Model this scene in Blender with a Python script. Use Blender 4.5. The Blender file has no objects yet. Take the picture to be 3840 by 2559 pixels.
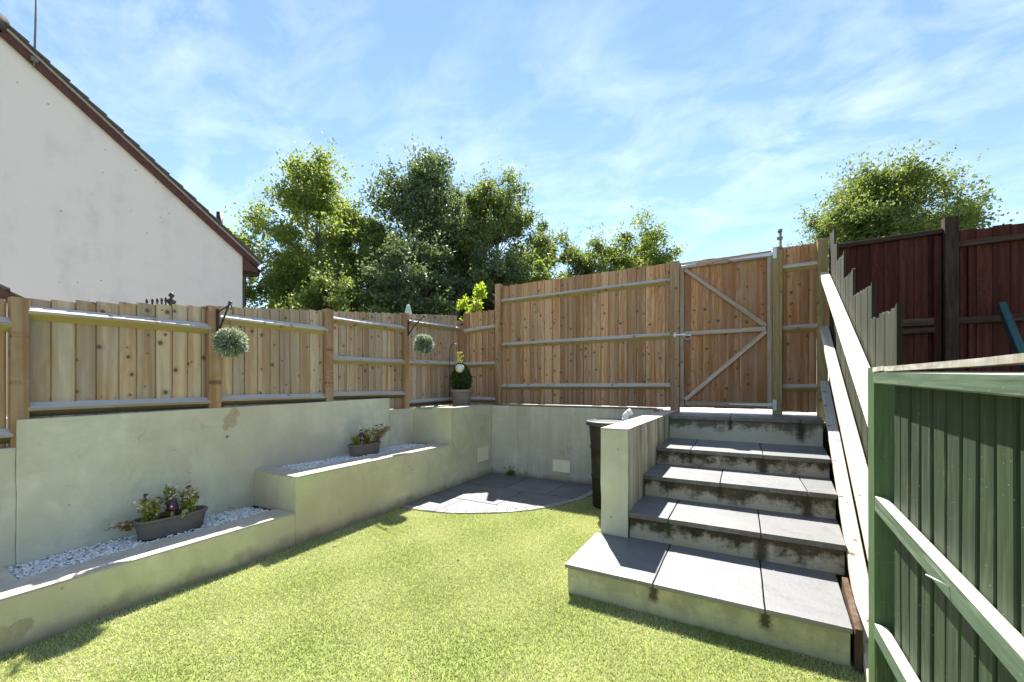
import bpy, bmesh, math, random
import numpy as np
from mathutils import Vector, Matrix, noise as mnoise
random.seed(7); np.random.seed(7)
R = math.radians
scn = bpy.context.scene
col = scn.collection

# ------------------------------------------------------------------ camera
cam = bpy.data.cameras.new("camera"); camo = bpy.data.objects.new("camera", cam); col.objects.link(camo)
camo.location = (0, 0, 1.25); camo.rotation_euler = (R(90), 0, R(29.356))
cam.sensor_width = 36; cam.lens = 14.334; cam.shift_y = 0.0444; cam.clip_start = 0.05; cam.clip_end = 3000
scn.camera = camo
# ------------------------------------------------------------------ light
SUN_DIR = Vector((-0.35, 0.63, 1.0)).normalized()            # towards the sun
sun_el = math.asin(SUN_DIR.z); sun_rot = math.atan2(SUN_DIR.x, SUN_DIR.y)
w = bpy.data.worlds.new("World"); scn.world = w; w.use_nodes = True
nt = w.node_tree; nt.nodes.clear()
def N(tree, typ, **kw):
    n = tree.nodes.new(typ)
    for k, v in kw.items(): setattr(n, k, v)
    return n
out = N(nt, 'ShaderNodeOutputWorld'); bg = N(nt, 'ShaderNodeBackground')
sky = N(nt, 'ShaderNodeTexSky', sky_type='NISHITA', sun_disc=False, sun_elevation=sun_el, sun_rotation=sun_rot)
sky.air_density = 1.0; sky.dust_density = 0.0; sky.ozone_density = 1.25
bg.inputs['Strength'].default_value = 0.078
# thin cirrus over the whole dome
tc = N(nt, 'ShaderNodeTexCoord'); sep = N(nt, 'ShaderNodeSeparateXYZ'); nt.links.new(tc.outputs['Generated'], sep.inputs[0])
zc = N(nt, 'ShaderNodeMath', operation='MAXIMUM'); nt.links.new(sep.outputs['Z'], zc.inputs[0]); zc.inputs[1].default_value = 0.0
zo = N(nt, 'ShaderNodeMath', operation='ADD'); nt.links.new(zc.outputs[0], zo.inputs[0]); zo.inputs[1].default_value = 0.18
dx = N(nt, 'ShaderNodeMath', operation='DIVIDE'); dy = N(nt, 'ShaderNodeMath', operation='DIVIDE')
for d, ax in ((dx, 'X'), (dy, 'Y')):
    nt.links.new(sep.outputs[ax], d.inputs[0]); nt.links.new(zo.outputs[0], d.inputs[1])
cmb = N(nt, 'ShaderNodeCombineXYZ'); nt.links.new(dx.outputs[0], cmb.inputs[0]); nt.links.new(dy.outputs[0], cmb.inputs[1])
mp = N(nt, 'ShaderNodeMapping'); mp.inputs['Rotation'].default_value = (0, 0, R(-28)); mp.inputs['Scale'].default_value = (1.0, 1.45, 1.0); mp.inputs['Location'].default_value = (3.7, 1.2, 0)
nt.links.new(cmb.outputs[0], mp.inputs['Vector'])
n1 = N(nt, 'ShaderNodeTexNoise'); n1.inputs['Scale'].default_value = 3.6; n1.inputs['Detail'].default_value = 8; n1.inputs['Roughness'].default_value = 0.60; n1.inputs['Distortion'].default_value = 0.35
n2 = N(nt, 'ShaderNodeTexNoise'); n2.inputs['Scale'].default_value = 0.9; n2.inputs['Detail'].default_value = 3
nt.links.new(mp.outputs[0], n1.inputs['Vector']); mp2 = N(nt, 'ShaderNodeMapping'); mp2.inputs['Location'].default_value = (0.9, -0.55, 0); nt.links.new(cmb.outputs[0], mp2.inputs['Vector']); nt.links.new(mp2.outputs[0], n2.inputs['Vector'])
r1 = N(nt, 'ShaderNodeMapRange'); r1.inputs['From Min'].default_value = 0.42; r1.inputs['From Max'].default_value = 0.80
r2 = N(nt, 'ShaderNodeMapRange'); r2.inputs['From Min'].default_value = 0.25; r2.inputs['From Max'].default_value = 0.60
nt.links.new(n1.outputs['Fac'], r1.inputs['Value']); nt.links.new(n2.outputs['Fac'], r2.inputs['Value'])
cm = N(nt, 'ShaderNodeMath', operation='MULTIPLY'); nt.links.new(r1.outputs[0], cm.inputs[0]); nt.links.new(r2.outputs[0], cm.inputs[1])
cm2 = N(nt, 'ShaderNodeMath', operation='MULTIPLY'); nt.links.new(cm.outputs[0], cm2.inputs[0]); cm2.inputs[1].default_value = 0.55
mixc = N(nt, 'ShaderNodeMix', data_type='RGBA'); nt.links.new(cm2.outputs[0], mixc.inputs['Factor'])
nt.links.new(sky.outputs[0], mixc.inputs['A']); mixc.inputs['B'].default_value = (6.4, 6.9, 7.4, 1)
nt.links.new(mixc.outputs['Result'], bg.inputs['Color']); nt.links.new(bg.outputs[0], out.inputs[0])

sl = bpy.data.lights.new("sun", 'SUN'); sl.energy = 5.0; sl.angle = R(0.55); sl.color = (1.0, 0.955, 0.88)
so = bpy.data.objects.new("sun", sl); col.objects.link(so); so.location = (-5, 9, 16)
so.rotation_euler = (-SUN_DIR).to_track_quat('-Z', 'Y').to_euler()
scn.view_settings.view_transform = 'Standard'; scn.view_settings.look = 'None'
scn.view_settings.exposure = 1.62; scn.view_settings.gamma = 1
scn.render.engine = 'CYCLES'; scn.cycles.max_bounces = 7

# ------------------------------------------------------------------ helpers
def tag(o, label=None, cat=None, group=None, kind=None):
    if label: o["label"] = label
    if cat: o["category"] = cat
    if group: o["group"] = group
    if kind: o["kind"] = kind
    return o
def thing(name, loc, label, cat, group=None):
    e = bpy.data.objects.new(name, None); col.objects.link(e); e.location = loc; e.empty_display_size = 0.1
    return tag(e, label, cat, group)
def origin(o):
    v = Vector((0, 0, 0))
    while o is not None: v += o.location; o = o.parent
    return v
def link(name, me, mat, parent=None, M=None):
    o = bpy.data.objects.new(name, me); col.objects.link(o)
    if mat is not None: me.materials.append(mat)
    M = M or Matrix.Identity(4)
    if parent is not None:
        o.parent = parent
        M = parent_inv(parent) @ M
    o.matrix_basis = M
    return o
def parent_inv(p):
    W = Matrix.Identity(4); chain = []
    while p is not None: chain.append(p.matrix_basis.copy()); p = p.parent
    for m in reversed(chain): W = W @ m
    return W.inverted()
def mesh(name, V, F, mat, parent=None, smooth=False, at=None):
    V = np.asarray(V, dtype=float)
    if at is None: at = Vector(((V[:, 0].min()+V[:, 0].max())/2, (V[:, 1].min()+V[:, 1].max())/2, V[:, 2].min()))
    me = bpy.data.meshes.new(name); me.from_pydata([tuple(v) for v in (V-np.array(at))], [], F); me.update()
    if smooth: me.polygons.foreach_set('use_smooth', [True]*len(me.polygons))
    return link(name, me, mat, parent, Matrix.Translation(at))
def bmobj(name, bm, mat, parent=None, smooth=False, at=None):
    bmesh.ops.recalc_face_normals(bm, faces=bm.faces)
    vs = [v.co.copy() for v in bm.verts]
    if at is None:
        at = Vector(((min(v.x for v in vs)+max(v.x for v in vs))/2, (min(v.y for v in vs)+max(v.y for v in vs))/2, min(v.z for v in vs)))
    bmesh.ops.translate(bm, verts=bm.verts, vec=-Vector(at))
    me = bpy.data.meshes.new(name); bm.to_mesh(me); bm.free()
    if smooth: me.polygons.foreach_set('use_smooth', [True]*len(me.polygons))
    return link(name, me, mat, parent, Matrix.Translation(at))
def tri_mesh(name, V, F, mat, parent=None, attr=None, at=(0, 0, 0)):
    """large numpy mesh, F (n,3) or (n,4)"""
    me = bpy.data.meshes.new(name); n = len(F); k = F.shape[1]
    V = V-np.array(at)
    me.vertices.add(len(V)); me.vertices.foreach_set('co', V.astype(np.float32).ravel())
    me.loops.add(n*k); me.loops.foreach_set('vertex_index', F.astype(np.int32).ravel())
    me.polygons.add(n); me.polygons.foreach_set('loop_start', np.arange(0, n*k, k, dtype=np.int32))
    me.update(calc_edges=True)
    if attr is not None:
        a = me.attributes.new('rnd', 'FLOAT', 'POINT'); a.data.foreach_set('value', attr.astype(np.float32))
    return link(name, me, mat, parent, Matrix.Translation(at))
def prism_bm(poly, z0, z1, bevel=0.0, bm=None):
    """poly: xy list; z0/z1 scalar or per-vertex list"""
    bm = bm or bmesh.new(); n = len(poly)
    zb = z0 if isinstance(z0, (list, tuple)) else [z0]*n; zt = z1 if isinstance(z1, (list, tuple)) else [z1]*n
    a = [bm.verts.new((p[0], p[1], z)) for p, z in zip(poly, zb)]; b = [bm.verts.new((p[0], p[1], z)) for p, z in zip(poly, zt)]
    fs = [bm.faces.new(a[::-1]), bm.faces.new(b)]
    for i in range(n): fs.append(bm.faces.new((a[i], a[(i+1) % n], b[(i+1) % n], b[i])))
    if bevel > 0:
        es = set(e for f in fs for e in f.edges)
        bmesh.ops.bevel(bm, geom=list(es), offset=bevel, segments=2, profile=0.6, affect='EDGES')
    return bm
def prism(name, poly, z0, z1, mat, parent=None, bevel=0.006):
    bm = prism_bm(poly, z0, z1, bevel)
    if name in ("wall_section", "low_wall", "high_wall", "end_pier", "cross_wall", "flank_wall", "riser", "low_coping", "high_coping", "slab", "pier_coping", "flank_coping"):
        amp = {"slab": 0.0016, "riser": 0.0025, "low_coping": 0.0022, "high_coping": 0.0022, "pier_coping": 0.002, "flank_coping": 0.002}.get(name, 0.0045)
        cuts = [e for e in bm.edges if e.calc_length() > 0.25]
        if cuts: bmesh.ops.subdivide_edges(bm, edges=cuts, cuts=9, use_grid_fill=True)
        for v in bm.verts:
            q = v.co*7.0; v.co += Vector((mnoise.noise(q), mnoise.noise(q+Vector((9, 0, 0))), 0.6*mnoise.noise(q+Vector((0, 9, 0)))))*amp
    return bmobj(name, bm, mat, parent)
def box(name, x0, x1, y0, y1, z0, z1, mat, parent=None, bevel=0.004):
    return prism(name, [(x0, y0), (x1, y0), (x1, y1), (x0, y1)], z0, z1, mat, parent, bevel)
def rect_prof(w_, t_, c=0.003):
    a, b = w_/2, t_/2
    return [(-a+c, -b), (a-c, -b), (a, -b+c), (a, b-c), (a-c, b), (-a+c, b), (-a, b-c), (-a, -b+c)]
def beam(name, p0, p1, prof, mat, parent=None, side=(1, 0, 0), nseg=1, wob=0.0, cut0=0.0, cut1=0.0):
    """extrude profile (local X,Y) from p0 to p1 (local Z); 'side' fixes local X"""
    p0, p1 = Vector(p0), Vector(p1); z = (p1-p0); L = z.length; z.normalize()
    x = Vector(side); x = (x-z*x.dot(z)).normalized(); y = z.cross(x)
    V, F = [], []; n = len(prof); ph = random.random()*9
    for s in range(nseg+1):
        t = s/nseg; ox = wob*math.sin(ph+t*4.1); oy = wob*math.cos(ph*1.7+t*3.3)
        for (a, b) in prof:
            dz = (cut0*a if s == 0 else 0)+(cut1*a if s == nseg else 0)
            V.append((a+ox, b+oy, t*L+dz))
    for s in range(nseg):
        for i in range(n):
            j = (i+1) % n; F.append((s*n+i, s*n+j, (s+1)*n+j, (s+1)*n+i))
    F.append(tuple(range(n))[::-1]); F.append(tuple(nseg*n+i for i in range(n)))
    me = bpy.data.meshes.new(name); me.from_pydata(V, [], F); me.update()
    M = Matrix((x, y, z)).transposed().to_4x4(); M.translation = p0
    return link(name, me, mat, parent, M)
def tube_pts(P, rads, n=8, bm=None):
    bm = bm or bmesh.new(); P = [Vector(p) for p in P]; rings = []
    for i, p in enumerate(P):
        d = (P[min(i+1, len(P)-1)]-P[max(i-1, 0)]).normalized()
        u = d.orthogonal().normalized() if i == 0 else (u-d*u.dot(d)).normalized()
        v = d.cross(u); r = rads[i] if hasattr(rads, '__len__') else rads
        rings.append([bm.verts.new(p+(u*math.cos(2*math.pi*k/n)+v*math.sin(2*math.pi*k/n))*r) for k in range(n)])
    for a, b in zip(rings, rings[1:]):
        for k in range(n): bm.faces.new((a[k], a[(k+1) % n], b[(k+1) % n], b[k]))
    bm.faces.new(rings[0][::-1]); bm.faces.new(rings[-1]); return bm
def tube(name, P, rads, mat, parent=None, n=8, at=None):
    return bmobj(name, tube_pts(P, rads, n), mat, parent, True, at)
def lathe_bm(prof, c, n=32, sx=1.0, sy=1.0, bm=None):
    bm = bm or bmesh.new(); rings = []
    for r, z in prof:
        if r < 1e-5: rings.append([bm.verts.new((c[0], c[1], c[2]+z))])
        else: rings.append([bm.verts.new((c[0]+r*sx*math.cos(2*math.pi*k/n), c[1]+r*sy*math.sin(2*math.pi*k/n), c[2]+z)) for k in range(n)])
    for a, b in zip(rings, rings[1:]):
        for k in range(n):
            q = [a[k % len(a)], a[(k+1) % len(a)], b[(k+1) % len(b)], b[k % len(b)]]
            q = list(dict.fromkeys(q))
            if len(q) > 2: bm.faces.new(q)
    return bm
def lathe(name, prof, c, mat, parent=None, n=32, sx=1, sy=1, smooth=True):
    return bmobj(name, lathe_bm(prof, c, n, sx, sy), mat, parent, smooth, at=c)

# ------------------------------------------------------------------ materials
class G:
    """tiny node-graph helper"""
    def __init__(s, name):
        s.m = bpy.data.materials.new(name); s.m.use_nodes = True; s.t = s.m.node_tree; s.t.nodes.clear()
        s.out = s.n('ShaderNodeOutputMaterial')
    def n(s, typ, **kw): return N(s.t, typ, **kw)
    def l(s, a, b): s.t.links.new(a, b)
    def set(s, sock, v):
        if isinstance(v, bpy.types.NodeSocket): s.l(v, sock)
        elif v is not None:
            try: sock.default_value = v
            except Exception: sock.default_value = (*v, 1)
    def math(s, op, a, b=None, c=None, clamp=False):
        n = s.n('ShaderNodeMath', operation=op, use_clamp=clamp); s.set(n.inputs[0], a)
        if b is not None: s.set(n.inputs[1], b)
        if c is not None: s.set(n.inputs[2], c)
        return n.outputs[0]
    def vmath(s, op, a, b=None):
        n = s.n('ShaderNodeVectorMath', operation=op); s.set(n.inputs[0], a)
        if b is not None: s.set(n.inputs[1], b)
        return n.outputs['Value'] if op in ('LENGTH', 'DISTANCE', 'DOT_PRODUCT') else n.outputs[0]
    def noise(s, vec, scale, detail=4, rough=0.55, dist=0.0, color=False):
        n = s.n('ShaderNodeTexNoise'); s.set(n.inputs['Vector'], vec); n.inputs['Scale'].default_value = scale
        n.inputs['Detail'].default_value = detail; n.inputs['Roughness'].default_value = rough; n.inputs['Distortion'].default_value = dist
        return n.outputs['Color' if color else 'Fac']
    def vor(s, vec, scale, rnd=1.0, feature='F1'):
        n = s.n('ShaderNodeTexVoronoi', feature=feature); s.set(n.inputs['Vector'], vec); n.inputs['Scale'].default_value = scale; n.inputs['Randomness'].default_value = rnd
        return n
    def map(s, v, a, b, c=0.0, d=1.0, smooth=False):
        n = s.n('ShaderNodeMapRange', interpolation_type='SMOOTHSTEP' if smooth else 'LINEAR'); s.set(n.inputs['Value'], v)
        for k, q in zip(('From Min', 'From Max', 'To Min', 'To Max'), (a, b, c, d)): n.inputs[k].default_value = q
        return n.outputs[0]
    def mix(s, f, a, b, blend='MIX'):
        n = s.n('ShaderNodeMix', data_type='RGBA', blend_type=blend); s.set(n.inputs['Factor'], f)
        for k, q in (('A', a), ('B', b)):
            sk = n.inputs[k] if False else [i for i in n.inputs if i.name == k and i.type == 'RGBA'][0]
            s.set(sk, q if isinstance(q, bpy.types.NodeSocket) else (*q[:3], 1))
        return [o for o in n.outputs if o.type == 'RGBA'][0]
    def scale(s, vec, sc, off=None):
        n = s.n('ShaderNodeMapping'); s.set(n.inputs['Vector'], vec); n.inputs['Scale'].default_value = sc
        if off is not None: s.set(n.inputs['Location'], off)
        return n.outputs[0]
    def obj(s): return s.n('ShaderNodeTexCoord').outputs['Object']
    def pos(s): return s.n('ShaderNodeNewGeometry').outputs['Position']
    def sep(s, v):
        n = s.n('ShaderNodeSeparateXYZ'); s.l(v, n.inputs[0]); return n.outputs
    def comb(s, x, y, z):
        n = s.n('ShaderNodeCombineXYZ')
        for i, v in enumerate((x, y, z)): s.set(n.inputs[i], v)
        return n.outputs[0]
    def rnd(s): return s.n('ShaderNodeObjectInfo').outputs['Random']
    def bump(s, h, strength=0.3, dist=0.01):
        n = s.n('ShaderNodeBump'); s.l(h, n.inputs['Height']); n.inputs['Strength'].default_value = strength; n.inputs['Distance'].default_value = dist
        return n.outputs[0]
    def bsdf(s, color, rough=0.8, bump=None, spec=0.3, metal=0.0):
        b = s.n('ShaderNodeBsdfPrincipled'); s.set(b.inputs['Base Color'], color if isinstance(color, bpy.types.NodeSocket) else (*color[:3], 1))
        s.set(b.inputs['Roughness'], rough); b.inputs['Specular IOR Level'].default_value = spec; b.inputs['Metallic'].default_value = metal
        if bump is not None: s.l(bump, b.inputs['Normal'])
        s.l(b.outputs[0], s.out.inputs[0]); return s.m

def wood(name, light, dark, knot=(0.10, 0.06, 0.035), weather=(0.42, 0.40, 0.37), wamt=0.25, knots=1.0, alt=None, rough=0.85, up=None, down=None):
    g = G(name); r = g.rnd(); o = g.obj()
    off = g.comb(g.math('MULTIPLY', r, 37.0), g.math('MULTIPLY', r, 91.0), g.math('MULTIPLY', r, 53.0))
    v = g.vmath('ADD', o, off)
    sx0 = g.sep(v); vo = g.vor(g.comb(g.math('ADD', sx0[0], g.math('MULTIPLY', r, 13.0)), sx0[2], 0.0), 8.5); vo.voronoi_dimensions = '2D'; kc = g.sep(vo.outputs['Color']); d = g.math('DIVIDE', g.math('ADD', vo.outputs['Distance'], g.math('MULTIPLY', g.math('SUBTRACT', g.noise(v, 26, 3), 0.5), 0.09)), g.map(kc[1], 0, 1, 0.35, 1.5)); keep = g.math('GREATER_THAN', kc[0], 0.50)
    infl = g.math('MULTIPLY', g.map(d, 0.0, 0.32, 1.0, 0.0, True), keep)
    sx = g.sep(v)
    warp = g.noise(g.scale(v, (3, 3, 1.1)), 1.6, 3)
    ph = g.math('ADD', g.math('ADD', g.math('MULTIPLY', sx[0], 34.0), g.math('MULTIPLY', warp, 9.0)), g.math('MULTIPLY', infl, 3.2))
    ring = g.math('MULTIPLY_ADD', g.math('SINE', g.math('MULTIPLY', ph, 3.2)), 0.5, 0.5)
    fine = g.noise(g.scale(v, (150, 150, 5)), 1.0, 4, 0.6)
    blot = g.noise(g.scale(v, (5, 5, 1.2)), 1.7, 4)
    base = g.mix(g.map(g.math('ADD', g.math('MULTIPLY', ring, 0.45), g.math('MULTIPLY', fine, 0.55)), 0.2, 0.85), light, dark)
    if alt is not None: base = g.mix(g.map(r, 0.35, 0.9, 0.0, 0.8), base, g.mix(fine, alt, dark))
    band = g.noise(g.scale(v, (16, 16, 0.45)), 1.0, 3, 0.5)
    base = g.mix(g.map(band, 0.46, 0.60, 0, 0.75), base, g.mix(fine, (dark[0]*0.95, dark[1]*0.86, dark[2]*0.72), (dark[0]*0.72, dark[1]*0.60, dark[2]*0.46)))
    base = g.mix(g.math('MULTIPLY', g.map(blot, 0.42, 0.75), wamt*2), base, weather)
    tone = g.map(g.math('FRACT', g.math('MULTIPLY', r, 7.31)), 0, 1, 0.74, 1.16)
    base = g.mix(1.0, base, g.comb(tone, tone, tone), 'MULTIPLY')
    if up is not None:            # silvered upward faces, treated undersides; damp ones have shade painted in
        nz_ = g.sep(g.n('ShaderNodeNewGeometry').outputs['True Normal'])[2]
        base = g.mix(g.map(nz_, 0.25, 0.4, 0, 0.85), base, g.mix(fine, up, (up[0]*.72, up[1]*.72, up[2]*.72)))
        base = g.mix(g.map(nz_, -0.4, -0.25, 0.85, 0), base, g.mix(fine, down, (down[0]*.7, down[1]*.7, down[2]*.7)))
    core = g.math('MULTIPLY', g.math('MULTIPLY', g.map(g.math('ADD', d, g.math('MULTIPLY', g.noise(v, 90, 2), 0.03)), 0.075, 0.13, 1.0, 0.0), keep), knots, clamp=True)
    base = g.mix(g.math('MULTIPLY', core, 0.85), base, knot)
    halo = g.math('MULTIPLY', g.math('MULTIPLY', g.map(d, 0.06, 0.22, 1, 0), keep), 0.28*knots)
    base = g.mix(halo, base, knot)
    crack = g.math('MULTIPLY', g.map(g.noise(g.scale(v, (42, 42, 0.9)), 1.0, 2), 0.70, 0.74), 0.5)
    base = g.mix(crack, base, knot)
    h = g.math('SUBTRACT', g.math('ADD', g.math('MULTIPLY', ring, 0.3), fine), g.math('MULTIPLY', crack, 1.5))
    return g.bsdf(base, rough, g.bump(h, 0.35, 0.004), 0.2)
M_fence = wood("fence_wood", (0.63, 0.465, 0.31), (0.46, 0.31, 0.185), alt=(0.58, 0.48, 0.35), wamt=0.28)
M_fence2 = wood("fence_wood_warm", (0.64, 0.39, 0.205), (0.42, 0.215, 0.098), alt=(0.63, 0.43, 0.255), wamt=0.14)
M_gatewood = wood("gate_wood", (0.51, 0.285, 0.135), (0.35, 0.168, 0.072), alt=(0.50, 0.32, 0.175), wamt=0.13)
M_post = wood("post_wood", (0.54, 0.345, 0.195), (0.39, 0.225, 0.11), wamt=0.15, knots=0.8)
M_greenpost = wood("treated_post_wood", (0.46, 0.37, 0.17), (0.34, 0.25, 0.10), wamt=0.1, knots=0.6)
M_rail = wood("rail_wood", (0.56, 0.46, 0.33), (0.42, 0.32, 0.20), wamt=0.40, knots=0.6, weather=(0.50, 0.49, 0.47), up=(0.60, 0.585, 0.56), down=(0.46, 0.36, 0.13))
M_raildampshade = wood("damp_shaded_bottom_rail_wood", (0.50, 0.42, 0.31), (0.38, 0.30, 0.2), wamt=0.40, knots=0.5, weather=(0.50, 0.49, 0.47), up=(0.60, 0.59, 0.57), down=(0.085, 0.075, 0.045))  # dark underside is damp plus shadow put into the colour
M_frame = wood("gate_frame_wood", (0.52, 0.42, 0.32), (0.38, 0.29, 0.21), wamt=0.3, knots=0.7, weather=(0.50, 0.45, 0.41))
M_newrail = wood("pale_rail_wood", (0.80, 0.745, 0.64), (0.70, 0.63, 0.51), wamt=0.2, knots=0.9, weather=(0.66, 0.64, 0.6))
M_oldboard = wood("weathered_green_board", (0.034, 0.041, 0.020), (0.018, 0.022, 0.011), wamt=0.3, knots=0.3, weather=(0.075, 0.085, 0.055), knot=(0.05, 0.05, 0.03))
M_red = wood("red_stained_wood", (0.098, 0.027, 0.018), (0.050, 0.015, 0.011), wamt=0.10, knots=0.4, weather=(0.13, 0.06, 0.045), knot=(0.03, 0.012, 0.01))
M_redpost = wood("dark_brown_post", (0.075, 0.045, 0.032), (0.035, 0.022, 0.017), wamt=0.25, knots=0.3, weather=(0.12, 0.10, 0.08), knot=(0.02, 0.01, 0.01))
M_brownboard = wood("brown_gravel_board", (0.12, 0.075, 0.045), (0.055, 0.035, 0.022), wamt=0.3, knots=0.4, weather=(0.16, 0.13, 0.1), knot=(0.02, 0.015, 0.01))
M_greywood = wood("grey_weathered_wood", (0.50, 0.47, 0.41), (0.30, 0.28, 0.24), wamt=0.3, knots=0.3, weather=(0.56, 0.54, 0.5))
def paintwood(name, c1, c2, wear, wamt=0.3, worn_top=None):
    g = G(name); o = g.obj(); r = g.rnd(); off = g.comb(g.math('MULTIPLY', r, 31.0), g.math('MULTIPLY', r, 17.0), g.math('MULTIPLY', r, 71.0)); v = g.vmath('ADD', o, off)
    fine = g.noise(g.scale(v, (90, 90, 4)), 1, 4); blot = g.noise(g.scale(v, (6, 6, 2)), 1.6, 5, 0.65)
    warp = g.noise(g.scale(v, (3, 3, 1.6)), 1.8, 2)
    ring = g.math('MULTIPLY_ADD', g.math('SINE', g.math('ADD', g.math('MULTIPLY', g.sep(v)[0], 150.0), g.math('MULTIPLY', warp, 26.0))), 0.5, 0.5)
    base = g.mix(g.map(blot, 0.3, 0.7), c1, c2)
    streaks = g.noise(g.scale(v, (60, 60, 1.2)), 1.0, 5, 0.7); base = g.mix(g.map(streaks, 0.50, 0.68, 0, 0.5), base, (c1[0]*1.75, c1[1]*1.55, c1[2]*1.5)); base = g.mix(g.map(streaks, 0.36, 0.46, 0.5, 0), base, (c2[0]*0.5, c2[1]*0.5, c2[2]*0.5))
    base = g.mix(g.math('MULTIPLY', g.map(ring, 0.0, 0.25, 1, 0), 0.18), base, (c2[0]*0.45, c2[1]*0.45, c2[2]*0.45))
    w_ = g.math('MULTIPLY', g.map(g.math('MULTIPLY', blot, fine), 0.30, 0.44), wamt)
    base = g.mix(w_, base, wear)
    sp = g.vor(v, 120); base = g.mix(g.math('MULTIPLY', g.map(sp.outputs['Distance'], 0.08, 0.14, 1, 0), g.math('GREATER_THAN', g.sep(sp.outputs['Color'])[0], 0.90)), base, (0.5, 0.52, 0.45))
    if worn_top is not None:      # paint weathered off the upward faces down to pale wood
        nz_ = g.sep(g.n('ShaderNodeNewGeometry').outputs['True Normal'])[2]
        base = g.mix(g.map(g.math('ADD', nz_, g.math('MULTIPLY', g.math('SUBTRACT', fine, 0.5), 0.2)), 0.30, 0.45), base, g.mix(fine, worn_top, (worn_top[0]*.7, worn_top[1]*.7, worn_top[2]*.68)))
    return g.bsdf(base, 0.62, g.bump(g.math('ADD', g.math('MULTIPLY', ring, 0.6), fine), 0.3, 0.003), 0.3)
M_green = paintwood("green_painted_wood", (0.034, 0.056, 0.026), (0.024, 0.041, 0.021), (0.15, 0.155, 0.085), 0.55)
M_greenrail = paintwood("green_painted_rail", (0.105, 0.158, 0.098), (0.078, 0.12, 0.075), (0.30, 0.33, 0.25), 0.6, (0.60, 0.575, 0.50))
M_greenpostp = paintwood("green_painted_post", (0.074, 0.128, 0.050), (0.056, 0.098, 0.040), (0.22, 0.24, 0.14), 0.5)
M_teal = paintwood("blue_green_plank", (0.028, 0.085, 0.085), (0.02, 0.06, 0.065), (0.12, 0.16, 0.15), 0.3)

def render_wall(name, c1, c2, stain, samt=0.5, streak=0.3, spots=(), grime_base=0.0, streak_nx=False):
    """painted render: blotches, run-off streaks, flaked patches at given world spots (x,y,z,r)"""
    g = G(name); p = g.pos()
    b1 = g.noise(p, 1.3, 5, 0.6); b2 = g.noise(p, 4.5, 6, 0.65); fine = g.noise(p, 120, 3, 0.6); mid = g.noise(p, 28, 4)
    b0 = g.noise(p, 0.75, 3, 0.5); patchy = g.noise(p, 9.0, 6, 0.7); base = g.mix(g.map(b1, 0.35, 0.65), c1, c2)
    cl_ = g.noise(p, 3.2, 7, 0.68, 0.6); base = g.mix(g.map(cl_, 0.50, 0.62, 0, 0.55), base, (min(c2[0]*1.24, .82), min(c2[1]*1.22, .82), c2[2]*1.2)); base = g.mix(g.map(cl_, 0.36, 0.46, 0.42, 0), base, (c1[0]*0.74, c1[1]*0.74, c1[2]*0.68)); base = g.mix(g.math('MULTIPLY', g.map(patchy, 0.52, 0.66), 0.40), base, (c2[0]*1.18, c2[1]*1.16, c2[2]*1.12))
    base = g.mix(g.map(b0, 0.46, 0.62, 0, samt*0.85), base, (stain[0]*1.05, stain[1], stain[2]))
    base = g.mix(g.math('MULTIPLY', g.map(g.math('ADD', g.math('MULTIPLY', b1, 0.45), g.math('MULTIPLY', b2, 0.55)), 0.50, 0.68), samt), base, stain)
    st = g.noise(g.scale(p, (6, 6, 0.45)), 1.0, 6, 0.68)
    sm = g.math('MULTIPLY', g.map(st, 0.43, 0.62), streak)
    if streak_nx: sm = g.math('MULTIPLY', sm, g.map(g.sep(g.n('ShaderNodeNewGeometry').outputs['True Normal'])[0], 0.3, 0.6, 0.08, 1.0))
    base = g.mix(sm, base, (stain[0]*0.62, stain[1]*0.62, stain[2]*0.58))
    sp = g.vor(p, 13); base = g.mix(g.math('MULTIPLY', g.math('MULTIPLY', g.map(g.math('ADD', sp.outputs['Distance'], g.math('MULTIPLY', mid, 0.12)), 0.10, 0.17, 1, 0), g.math('GREATER_THAN', g.sep(sp.outputs['Color'])[1], 0.90)), 0.6), base, (stain[0]*0.4, stain[1]*0.4, stain[2]*0.4))
    hairv = g.vor(g.vmath('ADD', p, g.vmath('MULTIPLY', g.noise(p, 5, 3, color=True), (0.25, 0.25, 0.25))), 1.7, feature='DISTANCE_TO_EDGE')
    hair = g.math('MULTIPLY', g.map(hairv.outputs['Distance'], 0.0, 0.006, 1, 0), g.map(b2, 0.52, 0.62))
    base = g.mix(g.math('MULTIPLY', hair, 0.55), base, (stain[0]*0.35, stain[1]*0.35, stain[2]*0.33))
    if grime_base > 0:
        zz = g.sep(p)[2]
        gb = g.math('MULTIPLY', g.map(g.math('ADD', zz, g.math('MULTIPLY', g.math('SUBTRACT', b2, 0.5), 0.22)), 0.01, 0.10, 1, 0), grime_base)
        base = g.mix(gb, base, (0.20, 0.155, 0.11))
    hh = g.math('ADD', g.math('MULTIPLY', fine, 0.35), g.math('ADD', mid, g.math('MULTIPLY', b2, 1.5)))
    for (x, y, z, r_, colr) in spots:
        dd = g.vmath('DISTANCE', p, (x, y, z)); dd = g.math('ADD', dd, g.math('MULTIPLY', g.math('SUBTRACT', g.noise(p, 14, 4, 0.7), 0.5), r_*2.2))
        mk = g.map(dd, r_*0.96, r_*1.02, 1, 0)
        rim = g.math('MULTIPLY', g.map(dd, r_*1.02, r_*1.18, 1, 0), 0.35)
        base = g.mix(rim, base, (stain[0]*0.6, stain[1]*0.6, stain[2]*0.55))
        base = g.mix(mk, base, g.mix(mid, colr, (colr[0]*0.6, colr[1]*0.58, colr[2]*0.55)))
        hh = g.math('SUBTRACT', hh, g.math('MULTIPLY', mk, 1.5))
    return g.bsdf(base, 0.9, g.bump(hh, 0.28, 0.006), 0.15)
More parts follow.
